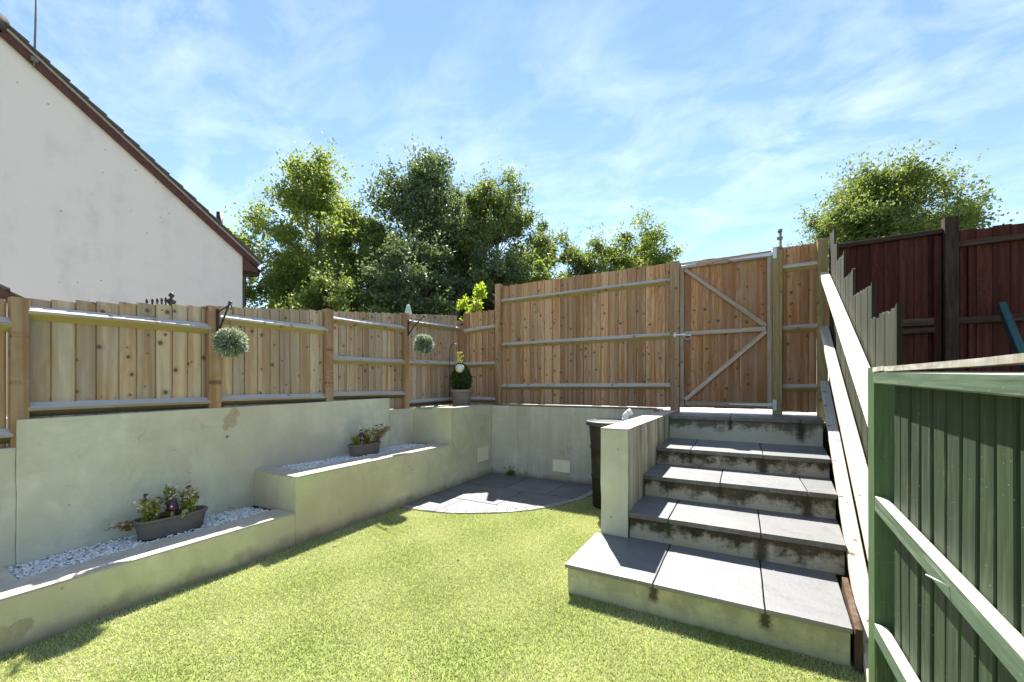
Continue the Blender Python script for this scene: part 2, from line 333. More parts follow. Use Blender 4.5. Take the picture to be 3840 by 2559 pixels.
CR_G1, CR_G2, CR_ST = (0.60, 0.615, 0.455), (0.68, 0.65, 0.51), (0.50, 0.44, 0.335)
M_backwall = render_wall("sage_render_left", CR_G1, CR_G2, CR_ST, 0.75, 0.10, [(-3.615, 1.765, 0.975, 0.052, (0.55, 0.45, 0.31)), (-3.615, 1.80, 1.035, 0.040, (0.55, 0.45, 0.31)), (-3.61, 1.73, 0.925, 0.022, (0.55, 0.45, 0.31)), (-3.62, 1.74, 0.845, 0.014, (0.30, 0.25, 0.18))])
M_planter = render_wall("sage_render_planter", (0.56, 0.57, 0.345), (0.62, 0.59, 0.41), (0.48, 0.42, 0.31), 0.7, 0.06, [(-3.005, 0.515, 0.075, 0.050, (0.50, 0.45, 0.32)), (-3.01, 0.55, 0.10, 0.038, (0.50, 0.45, 0.32))], 0.7)
M_backrender = render_wall("grey_render_back", (0.56, 0.53, 0.40), (0.60, 0.57, 0.455), (0.45, 0.40, 0.30), 0.6, 0.35, (), 0.8)
M_flank = render_wall("cream_render_flank", (0.68, 0.645, 0.46), (0.64, 0.61, 0.445), (0.27, 0.24, 0.175), 0.25, 0.95, (), 0.3, True)
def riser_mat(name, c1, c2, dirt_depth, dirt_amt, z_top, joints=()):
    g = G(name); p = g.pos(); z = g.sep(p)[2]
    b1 = g.noise(p, 2.2, 5); b2 = g.noise(p, 7, 6, 0.7); st = g.noise(g.scale(p, (9, 9, 1.6)), 1, 5, 0.7); fine = g.noise(p, 60, 4, 0.7)
    base = g.mix(g.map(b1, 0.3, 0.7), c1, c2)
    base = g.mix(g.math('MULTIPLY', g.map(b2, 0.5, 0.75), 0.35), base, (0.36, 0.35, 0.22))
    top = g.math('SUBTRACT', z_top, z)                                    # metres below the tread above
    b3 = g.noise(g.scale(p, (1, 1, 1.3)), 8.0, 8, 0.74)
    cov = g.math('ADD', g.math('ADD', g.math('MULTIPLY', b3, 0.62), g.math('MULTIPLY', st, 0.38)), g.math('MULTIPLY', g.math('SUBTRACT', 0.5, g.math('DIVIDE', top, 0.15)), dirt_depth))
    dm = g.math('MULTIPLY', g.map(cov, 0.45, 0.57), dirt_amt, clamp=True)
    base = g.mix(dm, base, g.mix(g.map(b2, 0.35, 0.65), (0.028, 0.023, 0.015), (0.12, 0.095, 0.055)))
    for (jx, jw, jl) in joints:
        xx = g.math('ABSOLUTE', g.math('SUBTRACT', g.sep(p)[0], jx)); xx = g.math('ADD', xx, g.math('MULTIPLY', g.math('SUBTRACT', fine, 0.5), 0.05))
        jm = g.math('MULTIPLY', g.map(xx, jw*0.3, jw, 1, 0), g.map(g.math('ADD', top, g.math('MULTIPLY', g.math('SUBTRACT', b2, 0.5), 0.08)), jl*0.7, jl, 1, 0))
        base = g.mix(g.math('MULTIPLY', jm, 0.9), base, (0.06, 0.05, 0.025))
    return g.bsdf(base, 0.92, g.bump(g.math('ADD', fine, b2), 0.35, 0.006), 0.1)
def coping_mat():
    g = G("coping_concrete"); p = g.pos(); b = g.noise(p, 9, 6, 0.7); f = g.noise(p, 90, 4, 0.7); b1 = g.noise(p, 2.5, 3)
    base = g.mix(g.map(b, 0.35, 0.7), (0.60, 0.55, 0.46), (0.42, 0.37, 0.29)); base = g.mix(g.map(b1, 0.45, 0.7, 0, 0.5), base, (0.50, 0.43, 0.36))
    base = g.mix(g.math('MULTIPLY', g.map(f, 0.55, 0.75), 0.3), base, (0.27, 0.24, 0.19))
    return g.bsdf(base, 0.93, g.bump(g.math('ADD', b, f), 0.4, 0.006), 0.1)
M_coping = coping_mat()
def slate_mat(name, c1=(0.115, 0.118, 0.13), c2=(0.085, 0.089, 0.10), mossy=False):
    g = G(name); p = g.pos(); r = g.rnd(); v = g.vmath('ADD', p, g.comb(g.math('MULTIPLY', r, 9.0), 0.0, 0.0))
    b = g.noise(g.scale(v, (1, 2.2, 1)), 3.2, 7, 0.62); f = g.noise(v, 55, 5, 0.65)
    base = g.mix(g.map(b, 0.3, 0.7), c1, c2); tone = g.map(r, 0, 1, 0.86, 1.16); base = g.mix(1.0, base, g.comb(tone, tone, tone), 'MULTIPLY')
    base = g.mix(g.math('MULTIPLY', g.map(f, 0.62, 0.8), 0.35), base, (0.26, 0.25, 0.23))
    dust = g.noise(p, 1.6, 4, 0.6); base = g.mix(g.map(dust, 0.42, 0.68, 0, 0.30), base, (0.25, 0.235, 0.21)); blot_ = g.noise(p, 6.5, 6, 0.7); base = g.mix(g.map(blot_, 0.54, 0.70, 0, 0.45), base, (c2[0]*0.62, c2[1]*0.62, c2[2]*0.60))
    if mossy:
        ny_ = g.sep(g.n('ShaderNodeNewGeometry').outputs['True Normal'])[1]; zz = g.sep(p)[2]
        e_ = g.math('MULTIPLY', g.map(ny_, -0.9, -0.6, 1, 0), g.math('MULTIPLY', g.map(zz, 0.2, 0.24), g.map(g.noise(p, 14, 5, 0.7), 0.3, 0.6)))
        base = g.mix(g.math('MULTIPLY', e_, 0.85), base, (0.075, 0.062, 0.035))
    return g.bsdf(base, g.map(b, 0.3, 0.7, 0.40, 0.50), g.bump(g.math('ADD', g.math('MULTIPLY', b, 3.0), f), 0.28, 0.006), 0.85)
M_slate = slate_mat("slate")
M_slatestep = slate_mat("slate_step", (0.192, 0.195, 0.200), (0.135, 0.139, 0.147), True)
M_sett = slate_mat("sett_stone", (0.30, 0.29, 0.27), (0.23, 0.225, 0.215))
def simple(name, c, rough=0.6, spec=0.4, var=0.15, scale=20, metal=0.0, bump=0.1):
    g = G(name); o = g.obj(); n = g.noise(o, scale, 4, 0.6)
    base = g.mix(g.map(n, 0.3, 0.7), tuple(q*(1+var) for q in c), tuple(q*(1-var) for q in c))
    return g.bsdf(base, rough, g.bump(n, bump, 0.003), spec, metal)
M_mortar = simple("mortar", (0.20, 0.185, 0.165), 0.95, 0.1, 0.3, 60, bump=0.4)
M_soil = simple("soil", (0.05, 0.038, 0.028), 0.95, 0.1, 0.4, 60, bump=0.6)
M_iron = simple("black_iron", (0.022, 0.02, 0.02), 0.5, 0.5, 0.2, 40)
M_galv = simple("galvanised_steel", (0.52, 0.54, 0.56), 0.42, 0.5, 0.1, 30, 0.6)
M_cream = simple("cream_plastic", (0.82, 0.77, 0.54), 0.45, 0.4, 0.06, 12)
M_white = simple("white_plastic", (0.80, 0.80, 0.80), 0.35, 0.5, 0.04, 12)
M_butt = simple("brown_black_plastic", (0.030, 0.021, 0.016), 0.48, 0.4, 0.25, 6)
M_lid = simple("black_lid_plastic", (0.05, 0.05, 0.056), 0.45, 0.5, 0.2, 10)
M_trough = simple("taupe_plastic", (0.155, 0.135, 0.12), 0.6, 0.3, 0.08, 8)
M_pot = simple("grey_taupe_pot", (0.25, 0.21, 0.175), 0.7, 0.3, 0.1, 10)
M_mush = simple("purple_ceramic", (0.060, 0.018, 0.034), 0.3, 0.5, 0.25, 30)
M_spot = simple("white_dot_glaze", (0.8, 0.76, 0.76), 0.3, 0.5, 0.03, 30)
M_stem = simple("tan_ceramic", (0.42, 0.30, 0.18), 0.5, 0.4, 0.15, 30)
M_para = simple("pale_green_canvas", (0.40, 0.52, 0.46), 0.85, 0.2, 0.1, 14)
M_gutter = simple("brown_gutter", (0.055, 0.036, 0.030), 0.45, 0.4, 0.15, 12)
M_barge = simple("red_brown_barge", (0.105, 0.042, 0.033), 0.6, 0.3, 0.25, 8)
M_verge = simple("pale_undercloak", (0.36, 0.33, 0.29), 0.9, 0.1, 0.2, 12)
M_tile = simple("grey_brown_roof_tile", (0.12, 0.105, 0.088), 0.9, 0.2, 0.35, 7, bump=0.4)
M_flue = simple("black_flue", (0.02, 0.022, 0.026), 0.5, 0.4, 0.1, 9)
M_pole = simple("grey_pole", (0.17, 0.18, 0.17), 0.8, 0.2, 0.2, 9)
M_bark = simple("bark", (0.13, 0.115, 0.09), 0.95, 0.1, 0.35, 14, bump=0.6)
M_greybark = simple("grey_green_bark", (0.22, 0.22, 0.17), 0.95, 0.1, 0.3, 12, bump=0.5)
M_path = simple("pale_concrete_path", (0.52, 0.48, 0.42), 0.92, 0.1, 0.12, 5)
M_glass = simple("frosted_globe", (0.72, 0.70, 0.62), 0.25, 0.5, 0.05, 8)
def house_mat():
    g = G("house_render"); p = g.pos(); b1 = g.noise(p, 0.55, 5, 0.6); b2 = g.noise(p, 2.4, 6, 0.65); st = g.noise(g.scale(p, (2, 2, 0.35)), 1.2, 4)
    base = g.mix(g.map(b1, 0.35, 0.7), (0.87, 0.785, 0.73), (0.84, 0.77, 0.71))
    base = g.mix(g.math('MULTIPLY', g.map(g.math('MULTIPLY', b2, st), 0.25, 0.42), 0.40), base, (0.56, 0.54, 0.50))
    sp = g.vor(p, 1.25); hole = g.map(g.math('ADD', sp.outputs['Distance'], g.math('MULTIPLY', g.noise(p, 40, 3), 0.02)), 0.045, 0.075, 1, 0)
    hole = g.math('MULTIPLY', hole, g.math('GREATER_THAN', g.sep(sp.outputs['Color'])[0], 0.35)); base = g.mix(g.math('MULTIPLY', hole, 0.85), base, (0.20, 0.18, 0.16))
    sp2 = g.vor(p, 5.0); h2 = g.math('MULTIPLY', g.map(sp2.outputs['Distance'], 0.06, 0.11, 1, 0), g.math('GREATER_THAN', g.sep(sp2.outputs['Color'])[0], 0.90)); base = g.mix(g.math('MULTIPLY', h2, g.math('MULTIPLY', g.map(b1, 0.44, 0.54), 0.75)), base, (0.25, 0.23, 0.2))
    return g.bsdf(base, 0.92, g.bump(g.noise(p, 70, 4), 0.2, 0.006), 0.1)
M_house = house_mat()
def leaf_mat(name, c1, c2, trans=0.45, tc_=None, rough=0.5):
    g = G(name); a = g.n('ShaderNodeAttribute', attribute_name='rnd').outputs['Fac']
    base = g.mix(a, c1, c2)
    d = g.n('ShaderNodeBsdfPrincipled'); g.l(base, d.inputs['Base Color']); d.inputs['Roughness'].default_value = rough; d.inputs['Specular IOR Level'].default_value = 0.35
    t = g.n('ShaderNodeBsdfTranslucent'); tcol = g.mix(0.55, base, tc_ or (c2[0]*1.8, c2[1]*1.7, c2[2]*0.9)); g.l(tcol, t.inputs['Color'])
    m = g.n('ShaderNodeMixShader'); m.inputs[0].default_value = trans; g.l(d.outputs[0], m.inputs[1]); g.l(t.outputs[0], m.inputs[2]); g.l(m.outputs[0], g.out.inputs[0])
    return g.m
L_light = leaf_mat("leaf_light", (0.095, 0.145, 0.035), (0.22, 0.29, 0.07), 0.5)
L_mid = leaf_mat("leaf_mid", (0.075, 0.120, 0.034), (0.19, 0.25, 0.07), 0.42)
L_dark = leaf_mat("leaf_dark", (0.055, 0.098, 0.046), (0.15, 0.205, 0.10), 0.36)
L_yel = leaf_mat("leaf_yellow", (0.20, 0.30, 0.03), (0.36, 0.46, 0.05), 0.5)
L_box = leaf_mat("leaf_box", (0.030, 0.060, 0.014), (0.085, 0.135, 0.03), 0.25)
L_ball = leaf_mat("leaf_ball", (0.035, 0.085, 0.05), (0.66, 0.74, 0.64), 0.15)
L_plant = leaf_mat("leaf_plant", (0.15, 0.19, 0.035), (0.42, 0.43, 0.10), 0.4)
L_dry = leaf_mat("leaf_dry", (0.22, 0.13, 0.06), (0.36, 0.26, 0.12), 0.3)
L_petal = leaf_mat("petal", (0.62, 0.56, 0.42), (0.85, 0.82, 0.76), 0.3, (0.8, 0.78, 0.7))
L_petald = leaf_mat("petal_dark", (0.05, 0.02, 0.05), (0.18, 0.09, 0.14), 0.2, (0.2, 0.1, 0.15))
L_grass = leaf_mat("grass_blade", (0.25, 0.305, 0.080), (0.70, 0.655, 0.38), 0.25, (0.58, 0.59, 0.22), 0.5)
L_weed = leaf_mat("leaf_weed", (0.06, 0.14, 0.02), (0.12, 0.24, 0.04), 0.4)

# ------------------------------------------------------------------ setting: terrain, lawn
def xf(y): return -3.02-0.03*(y-1.0)          # outer face of the planter wall
def xb(y): return -3.56-0.045*(y-0.6)         # face of the fence retaining wall
def xr(y): return 0.53+0.0873*(y-2.18)        # right-hand fence line
gg = G("earth"); p_ = gg.pos(); M_ground = gg.bsdf(gg.mix(gg.noise(p_, 3, 6), (0.10, 0.11, 0.045), (0.16, 0.135, 0.08)), 0.95, gg.bump(gg.noise(p_, 25, 5), 0.5, 0.02), 0.1)
inn = [(-3.75, -6), (0.75, -6), (0.75, 5.05), (-3.75, 5.05)]
far = [(-900, -900), (900, -900), (900, 900), (-900, 900)]
zi = [0.7, -0.06, 0.85, 0.85]; V = []; F = []
for (x, y) in inn: V.append((x, y, -0.06))
for (x, y), z in zip(inn, zi): V.append((x, y, z))
for (x, y) in far: V.append((x, y, 0.6))
F.append((0, 1, 2, 3))
for i in range(4):
    j = (i+1) % 4; F += [(i, j, 4+j, 4+i), (4+i, 4+j, 8+j, 8+i)]
tag(mesh("ground", V, F, M_ground, at=(0, 0, 0)), kind="structure")
gg = G("lawn_backing"); p_ = gg.pos(); M_lawn = gg.bsdf(gg.mix(gg.noise(p_, 60, 4), (0.12, 0.18, 0.035), (0.26, 0.30, 0.09)), 0.95, None, 0.1)
lp = [(xf(-2.4)+.0, -2.4), (0.55, -2.4), (0.60, 4.98), (xf(4.98), 4.98)]
tag(mesh("lawn", [(x, y, -0.004) for x, y in lp], [(0, 1, 2, 3)], M_lawn, at=(-1, 1, -0.004)), kind="structure")
PC = (-3.08, 4.70); PR = 1.60
nb = 520000
bx = np.random.uniform(-3.1, 0.5, nb); by = np.random.uniform(-0.4, 4.6, nb)
keep = (bx > -3.02-0.03*(by-1)+0.004) & ~((bx > -0.935) & (by > 2.325)) & (np.hypot(bx-PC[0], by-PC[1]) > PR+0.003) & (bx < 0.53) & ~((bx > -1.0) & (by > 2.9))
dcam = np.hypot(bx, by); keep &= (np.random.rand(nb) < np.clip(2.6/dcam, 0.55, 1.0))
bx, by = bx[keep], by[keep]; nb = len(bx)
ang = np.random.uniform(0, 2*np.pi, nb)
fld = 0.5+0.5*np.sin(bx*3.1+1.7*np.sin(by*2.3))*np.cos(by*2.7+1.3*np.sin(bx*1.9))
lean = np.random.uniform(0.002, 0.016, nb); hgt = np.random.uniform(0.004, 0.013, nb)*(0.9+0.2*fld); wd = np.random.uniform(0.0013, 0.0025, nb)
ld = ang+np.random.normal(0, 0.5, nb)
cx_, sx_ = np.cos(ang+np.pi/2), np.sin(ang+np.pi/2)
Vb = np.empty((nb, 3, 3))
Vb[:, 0] = np.c_[bx-cx_*wd, by-sx_*wd, np.full(nb, -0.004)]; Vb[:, 1] = np.c_[bx+cx_*wd, by+sx_*wd, np.full(nb, -0.004)]
Vb[:, 2] = np.c_[bx+np.cos(ld)*lean, by+np.sin(ld)*lean, hgt]
rr = np.clip(np.random.beta(1.6, 1.6, nb)*0.80+0.36*(fld-0.5)+0.22*np.sin(bx*7.3+by*2.1)*np.sin(by*6.1-bx*1.7)+0.10, 0, 1)
tag(tri_mesh("grass_blades", Vb.reshape(-1, 3), np.arange(nb*3).reshape(-1, 3), L_grass, attr=np.repeat(rr, 3)), "bright green short artificial grass covering the lawn", "grass", kind="stuff")

# ------------------------------------------------------------------ patio
patio = bpy.data.objects.new("patio", None); col.objects.link(patio); patio.location = (PC[0], PC[1], 0); patio["kind"] = "structure"
# bedding quarter disc
a0, a1 = math.radians(-92), math.radians(12)
pb = [(PC[0]+(PR-0.004)*math.cos(a0+(a1-a0)*i/40), PC[1]+(PR-0.004)*math.sin(a0+(a1-a0)*i/40)) for i in range(41)]
pb = [(min(max(x, xf(y)-0.02), 5), min(y, 5.0)) for x, y in pb]+[(-1.5, 5.0), (-3.16, 5.0), (xf(3.1)-0.02, 3.1)]
bm = prism_bm(pb, -0.03, 0.004); bmobj("bedding", bm, M_mortar, patio)
def clip_poly(poly, inside, inter):
    out_ = []
    for i in range(len(poly)):
        a, b = poly[i], poly[(i+1) % len(poly)]; ia, ib = inside(a), inside(b)
        if ia: out_.append(a)
        if ia != ib: out_.append(inter(a, b))
    return out_
def clip_circle(poly, c, r, n=48):
    for i in range(n):
        t = 2*math.pi*i/n; nx, ny = math.cos(t), math.sin(t)
        f = lambda p: (p[0]-c[0])*nx+(p[1]-c[1])*ny-r
        poly = clip_poly(poly, lambda p: f(p) <= 0, lambda a, b: (a[0]+(b[0]-a[0])*f(a)/(f(a)-f(b)), a[1]+(b[1]-a[1])*f(a)/(f(a)-f(b))))
        if len(poly) < 3: return []
    return poly
ri = PR-0.085
rows = [(-1.7, -1.06, (-0.3, 0.42, 0.86, 1.7)), (-1.05, -0.43, (-0.3, 0.24, 0.84, 1.42, 1.8)), (-0.42, 0.28, (-0.3, 0.55, 1.13, 1.6))]
for (ya, yb_, xs) in rows:
    for xa, xb_ in zip(xs, xs[1:]):
        q = [(PC[0]+xa+0.004, PC[1]+ya), (PC[0]+xb_-0.004, PC[1]+ya), (PC[0]+xb_-0.004, PC[1]+yb_-0.004), (PC[0]+xa+0.004, PC[1]+yb_-0.004)]
        q = clip_circle(q, PC, ri)
        if not q: continue
        q = clip_poly(q, lambda p: p[0] >= xf(p[1])+0.004, lambda a, b: (xf((a[1]+b[1])/2)+0.004, a[1]+(b[1]-a[1])*((xf((a[1]+b[1])/2)+0.004-a[0])/(b[0]-a[0]))))
        q = clip_poly(q, lambda p: p[1] <= 4.985, lambda a, b: (a[0]+(b[0]-a[0])*(4.985-a[1])/(b[1]-a[1]), 4.985))
        if len(q) > 2: prism("slab", q, -0.02, 0.012+random.uniform(-.002, .002), M_slate, patio, 0.0025)
ns = 27
for i in range(ns):
    t0 = a0+R(2)+(a1-a0-R(2))*i/ns; t1 = a0+R(2)+(a1-a0-R(2))*(i+1)/ns; g_ = 0.0028; r0, r1_ = ri+0.006, PR+random.uniform(-.006, .004)
    q = [(PC[0]+r*math.cos(t), PC[1]+r*math.sin(t)) for r, t in ((r0, t0+g_), (r1_, t0+g_), (r1_, t1-g_), (r0, t1-g_))]
    if min(x-xf(y) for x, y in q) < 0.002: continue
    prism("sett", q, -0.02, 0.013+random.uniform(-.003, .003), M_sett, patio, 0.005)

# terrace behind the back wall and ground beyond the gate
terr = tag(prism("terrace", [(-3.9, 5.2105), (-0.905, 5.2105), (-0.905, 5.75), (-3.9, 5.75)], 0.4, 0.962, M_slate, None, 0), kind="structure")
tag(box("path", -3.5, 3.0, 5.78, 8.0, 0.5, 0.925, M_path, None, 0), kind="structure")

# ------------------------------------------------------------------ walls
# fence retaining wall on the left
rw = thing("retaining_wall", (xb(2.5), 2.5, 0), "tall pale sage green rendered wall carrying the left fence", "wall")
def strip(y0, y1, z0, z1, back=-0.35, mat=M_backwall, name="wall_section", bev=0.008):
    return prism(name, [(xb(y0)+back, y0), (xb(y0), y0), (xb(y1), y1), (xb(y1)+back, y1)], z0, z1, mat, rw, bev)
strip(0.632, 3.56, 0.0, [1.062, 1.062, 1.112, 1.112])
strip(-2.4, 0.632, 0.0, 0.905); strip(3.56, 5.02, 0.0, 0.968)
# planter
pl = thing("planter_wall", (xf(2.5), 2.5, 0), "low stepped sage green planter wall with pale coping along the lawn", "planter")
def pstrip(name, y0, y1, xo0, xo1, z0, z1, mat=M_planter, bev=0.006):
    """between offsets from outer face (metres behind it)"""
    return prism(name, [(xf(y0)-xo1, y0), (xf(y0)-xo0, y0), (xf(y1)-xo0, y1), (xf(y1)-xo1, y1)], z0, z1, mat, pl, bev)
pstrip("low_wall", -2.4, 1.957, 0, 0.235, -0.05, 0.252)
pstrip("high_wall", 1.957, 3.992, 0, 0.235, -0.05, 0.530)
pstrip("low_coping", -2.4, 1.953, 0.001, 0.237, 0.2525, 0.2605, M_coping, 0.003)
pstrip("high_coping", 1.962, 3.990, 0.001, 0.237, 0.5305, 0.5395, M_coping, 0.003)
prism("cross_wall", [(xb(1.957)+0.002, 1.957), (xf(1.957)-0.2355, 1.957), (xf(2.13)-0.2355, 2.13), (xb(2.13)+0.002, 2.13)], 0.0, 0.530, M_planter, pl, 0.006)
prism("cross_coping", [(xb(1.962)+0.003, 1.962), (xf(1.962)-0.2385, 1.962), (xf(2.13)-0.2385, 2.13), (xb(2.13)+0.003, 2.13)], 0.5305, 0.5385, M_coping, pl, 0.003)
prism("end_cross_wall", [(xb(0.2)+0.002, 0.2), (xf(0.2)-0.2385, 0.2), (xf(0.585)-0.2385, 0.585), (xb(0.585)+0.002, 0.585)], 0.0, 0.2585, M_coping, pl, 0.006)
pstrip("end_pier", 3.9925, 4.9845, 0, 0.30, -0.05, 0.978)
pstrip("pier_coping", 3.994, 4.9845, 0.001, 0.26, 0.9785, 0.988, M_coping, 0.004)
prism("pier_infill", [(xb(3.9975)+0.002, 3.9975), (xf(3.9975)-0.3005, 3.9975), (xf(4.9845)-0.3005, 4.9845), (xb(4.9845)+0.002, 4.9845)], 0.0, 0.955, M_planter, pl, 0.006)
# bed soil
prism("bed_soil", [(xb(0.586)+0.003, 0.586), (xf(0.586)-0.236, 0.586), (xf(1.956)-0.236, 1.956), (xb(1.956)+0.003, 1.956)], 0.0, 0.235, M_soil, pl, 0)
prism("bed_soil", [(xb(2.131)+0.003, 2.131), (xf(2.131)-0.236, 2.131), (xf(3.991)-0.236, 3.991), (xb(3.991)+0.003, 3.991)], 0.0, 0.512, M_soil, pl, 0)
# back wall
bw = thing("rendered_back_wall", (-2.0, 5.05, 0), "grey green streaked rendered wall below the tall fence", "wall")
prism("wall_section", [(-3.30, 4.99), (-0.901, 4.99), (-0.901, 5.2), (-3.30, 5.2)], -0.05, 0.980, M_backrender, bw, 0.006)
prism("coping", [(-3.34, 4.983), (-0.901, 4.983), (-0.901, 5.21), (-3.34, 5.21)], 0.9805, 0.992, M_slate, bw, 0.003)

# ------------------------------------------------------------------ steps
st = thing("garden_steps", (-0.2, 2.3, 0), "five slate topped rendered steps climbing to the wooden gate", "steps")
TY = [2.315, 2.930, 3.450, 4.010, 4.780]; TZ = [0.177, 0.354, 0.526, 0.680, 0.930]; XL = [-0.925, -0.698, -0.698, -0.698, -0.698]
JX = [(-0.42, 0.10), (-0.43, 0.105), (-0.14, 0.40), (-0.40, 0.16), (-0.10, 0.50)]
rc = [((0.60, 0.57, 0.37), (0.52, 0.50, 0.29)), ((0.56, 0.50, 0.37), (0.46, 0.41, 0.29)), ((0.57, 0.51, 0.38), (0.48, 0.43, 0.30)), ((0.55, 0.49, 0.37), (0.46, 0.41, 0.29)), ((0.60, 0.57, 0.44), (0.54, 0.51, 0.38))]
for i in range(5):
    y0 = TY[i]; y1 = TY[i+1]+0.02 if i < 4 else 5.75; zt = TZ[i]; z0 = (TZ[i-1] if i else -0.05)
    th = 0.024 if i == 0 else 0.034
    xR0 = min(xr(y0)-0.080, 0.43 if i == 0 else 9); xR1 = min(xr(y1)-0.080, 0.47 if i == 0 else 9)
    js = [(j, 0.035, 0.10) for j in JX[0]] if i == 0 else [(JX[i][0], 0.03, 0.12), (JX[i][1], 0.05, 0.2)]
    m = riser_mat("riser_render_%d" % i, rc[i][0], rc[i][1], (0.10, 0.26, 0.24, 0.22, 0.30)[i], (0.30, 0.97, 0.95, 0.97, 0.80)[i], zt-th, js)
    yb2 = y1 if i < 4 else 5.7
    prism("riser", [(XL[i]+0.004, y0+0.015), (xR0-0.004, y0+0.015), (xR1-0.004, yb2), (XL[i]+0.004, yb2)], z0-0.002, zt-th-0.0006, m, st, 0.004)
    xs = [XL[i]-(0.006 if i == 0 else -0.002)]+list(JX[i])+[None]
    ms = M_slatestep
    for k in range(len(xs)-1):
        a = xs[k]+(0.0035 if k else 0); 
        if xs[k+1] is None: b0, b1 = xR0, xR1
        else: b0 = b1 = xs[k+1]-0.0035
        if i == 0 and k == 0:
            q = [(a, y0-0.006), (b0, y0-0.006), (b1, y1), (-0.698, y1), (-0.698, 2.9235), (a, 2.9235)]
        else: q = [(a, y0-0.006), (b0, y0-0.006), (b1, y1), (a, y1)]
        dz = random.uniform(-.0015, .0015)
        prism("slab", q, zt-th+dz, zt+dz, ms, st, 0.003)
# flank wall beside the steps
fl = prism("flank_wall", [(-0.900, 2.924), (-0.700, 2.924), (-0.700, 5.55), (-0.900, 5.55)], -0.05, 0.940, M_flank, st, 0.006)
prism("flank_coping", [(-0.901, 2.923), (-0.699, 2.923), (-0.699, 5.55), (-0.901, 5.55)], 0.9405, 0.948, M_coping, st, 0.003)

# ------------------------------------------------------------------ wooden fences
def arris(h_=0.085, d_=0.048):      # local X vertical, local Y outward
    return [(-h_/2, 0), (h_/2, 0), (h_/2-0.006, 0.006), (0.010, d_), (-0.006, d_), (-h_/2+0.006, 0.006)]
def feather(w_, t1=0.019, t2=0.009):
    w_ -= 0.012      # overlap allowance of the callers: boards butt with a shadow groove
    return [(-w_/2, 0), (w_/2, 0), (w_/2, t1-0.003), (w_/2-0.003, t1), (-w_/2+0.0085, t2+0.002), (-w_/2+0.006, 0.002), (-w_/2, 0.002)]
def rail3(name, p0, p1, outward, mat, parent, h_=0.085, d_=0.048):
    """arris rail: its back face lies on the line p0-p1, nose towards 'outward'"""
    p0, p1 = Vector(p0), Vector(p1); z = (p1-p0).normalized(); x = Vector((0, 0, 1)); x = (x-z*x.dot(z)).normalized(); y = z.cross(x)
    pr = arris(h_, d_)
    if y.dot(Vector(outward)) < 0: pr = [(a, -b) for a, b in pr][::-1]
    return beam(name, p0, p1, pr, mat, parent, side=(0, 0, 1), nseg=5, wob=0.0016)
# left fence
lf = thing("wooden_fence", (xb(2.5)-0.05, 2.5, 1.05), "long low tan featheredge fence on top of the left sage wall", "fence")
LP = [(0.652, 1.757, 0.92), (1.66, 1.885, 1.085), (2.725, 2.04, 1.10), (3.885, 2.185, 0.955), (5.13, 2.27, 0.95)]
for k, (y, zt, zb) in enumerate(LP):
    x = xb(y)-0.055
    beam("post", (x, y, zb-0.1), (x+random.uniform(-.004, .004), y, zt), rect_prof(0.085, 0.085 if k else 0.07, 0.004), M_post, lf, side=(1, 0, 0), nseg=3, wob=0.001)
def ztop(y): return 1.752+0.133*(y-0.65)
segs = [(-0.6, 0.61, [], 0), (0.69, 1.617, [(1.678, 1.705), (1.117, 1.122)], 1.05), (1.703, 2.682, [(1.795, 1.822), (1.135, 1.140)], 1.07), (2.768, 3.842, [(1.945, 1.985), (1.530, 1.555), (1.153, 1.150)], 1.09), (3.928, 5.088, [(2.085, 2.140), (1.560, 1.590), (1.035, 1.045)], 0.97)]
for (ya, yb_, rails, zb) in segs:
    if not rails: rails = [(1.60, 1.60), (0.965, 0.97)]; zb = 0.90
    y = ya
    while y < yb_-0.03:
        wv = min(random.uniform(0.088, 0.112), yb_-y)
        yc = y+wv/2; x = xb(yc)-0.074
        beam("board", (x, yc, (zb if yc < 3.53 else 0.972)+random.uniform(-.004, .004)), (x, yc+random.uniform(-.002, .002), ztop(yc)+random.uniform(-0.003, 0.003)), feather(wv+0.012), M_fence, lf, side=(0, -1, 0), cut1=random.uniform(-.012, .012))
        y += wv
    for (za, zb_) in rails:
        rail3("rail", (xb(ya)-0.056, ya-0.012, za), (xb(yb_)-0.056, yb_+0.012, zb_), (1, 0, 0), M_raildampshade if za < 1.2 else M_rail, lf)
# short return in the corner
cf = thing("corner_fence", (-3.6, 5.35, 0.95), "short tan fence section turning the corner behind the potted bush", "fence")
A_, B_ = Vector((-3.79, 5.19, 0)), Vector((-3.385, 5.635, 0)); dv = (B_-A_).normalized(); ou = Vector((dv.y, -dv.x, 0))
for k in range(6):
    c = A_+dv*(0.050+k*0.1005); 
    beam("board", (c.x, c.y, 0.96), (c.x, c.y, 2.395+0.019*k+random.uniform(-.006, .006)), feather(0.1145), M_fence2, cf, side=-dv)
for za, zb_ in ((2.10, 2.225), (1.58, 1.615), (1.045, 1.035)):
    a = A_+ou*0.018; b = B_+ou*0.018; rail3("rail", (a.x, a.y, za), (b.x, b.y, zb_), ou, M_rail, cf)
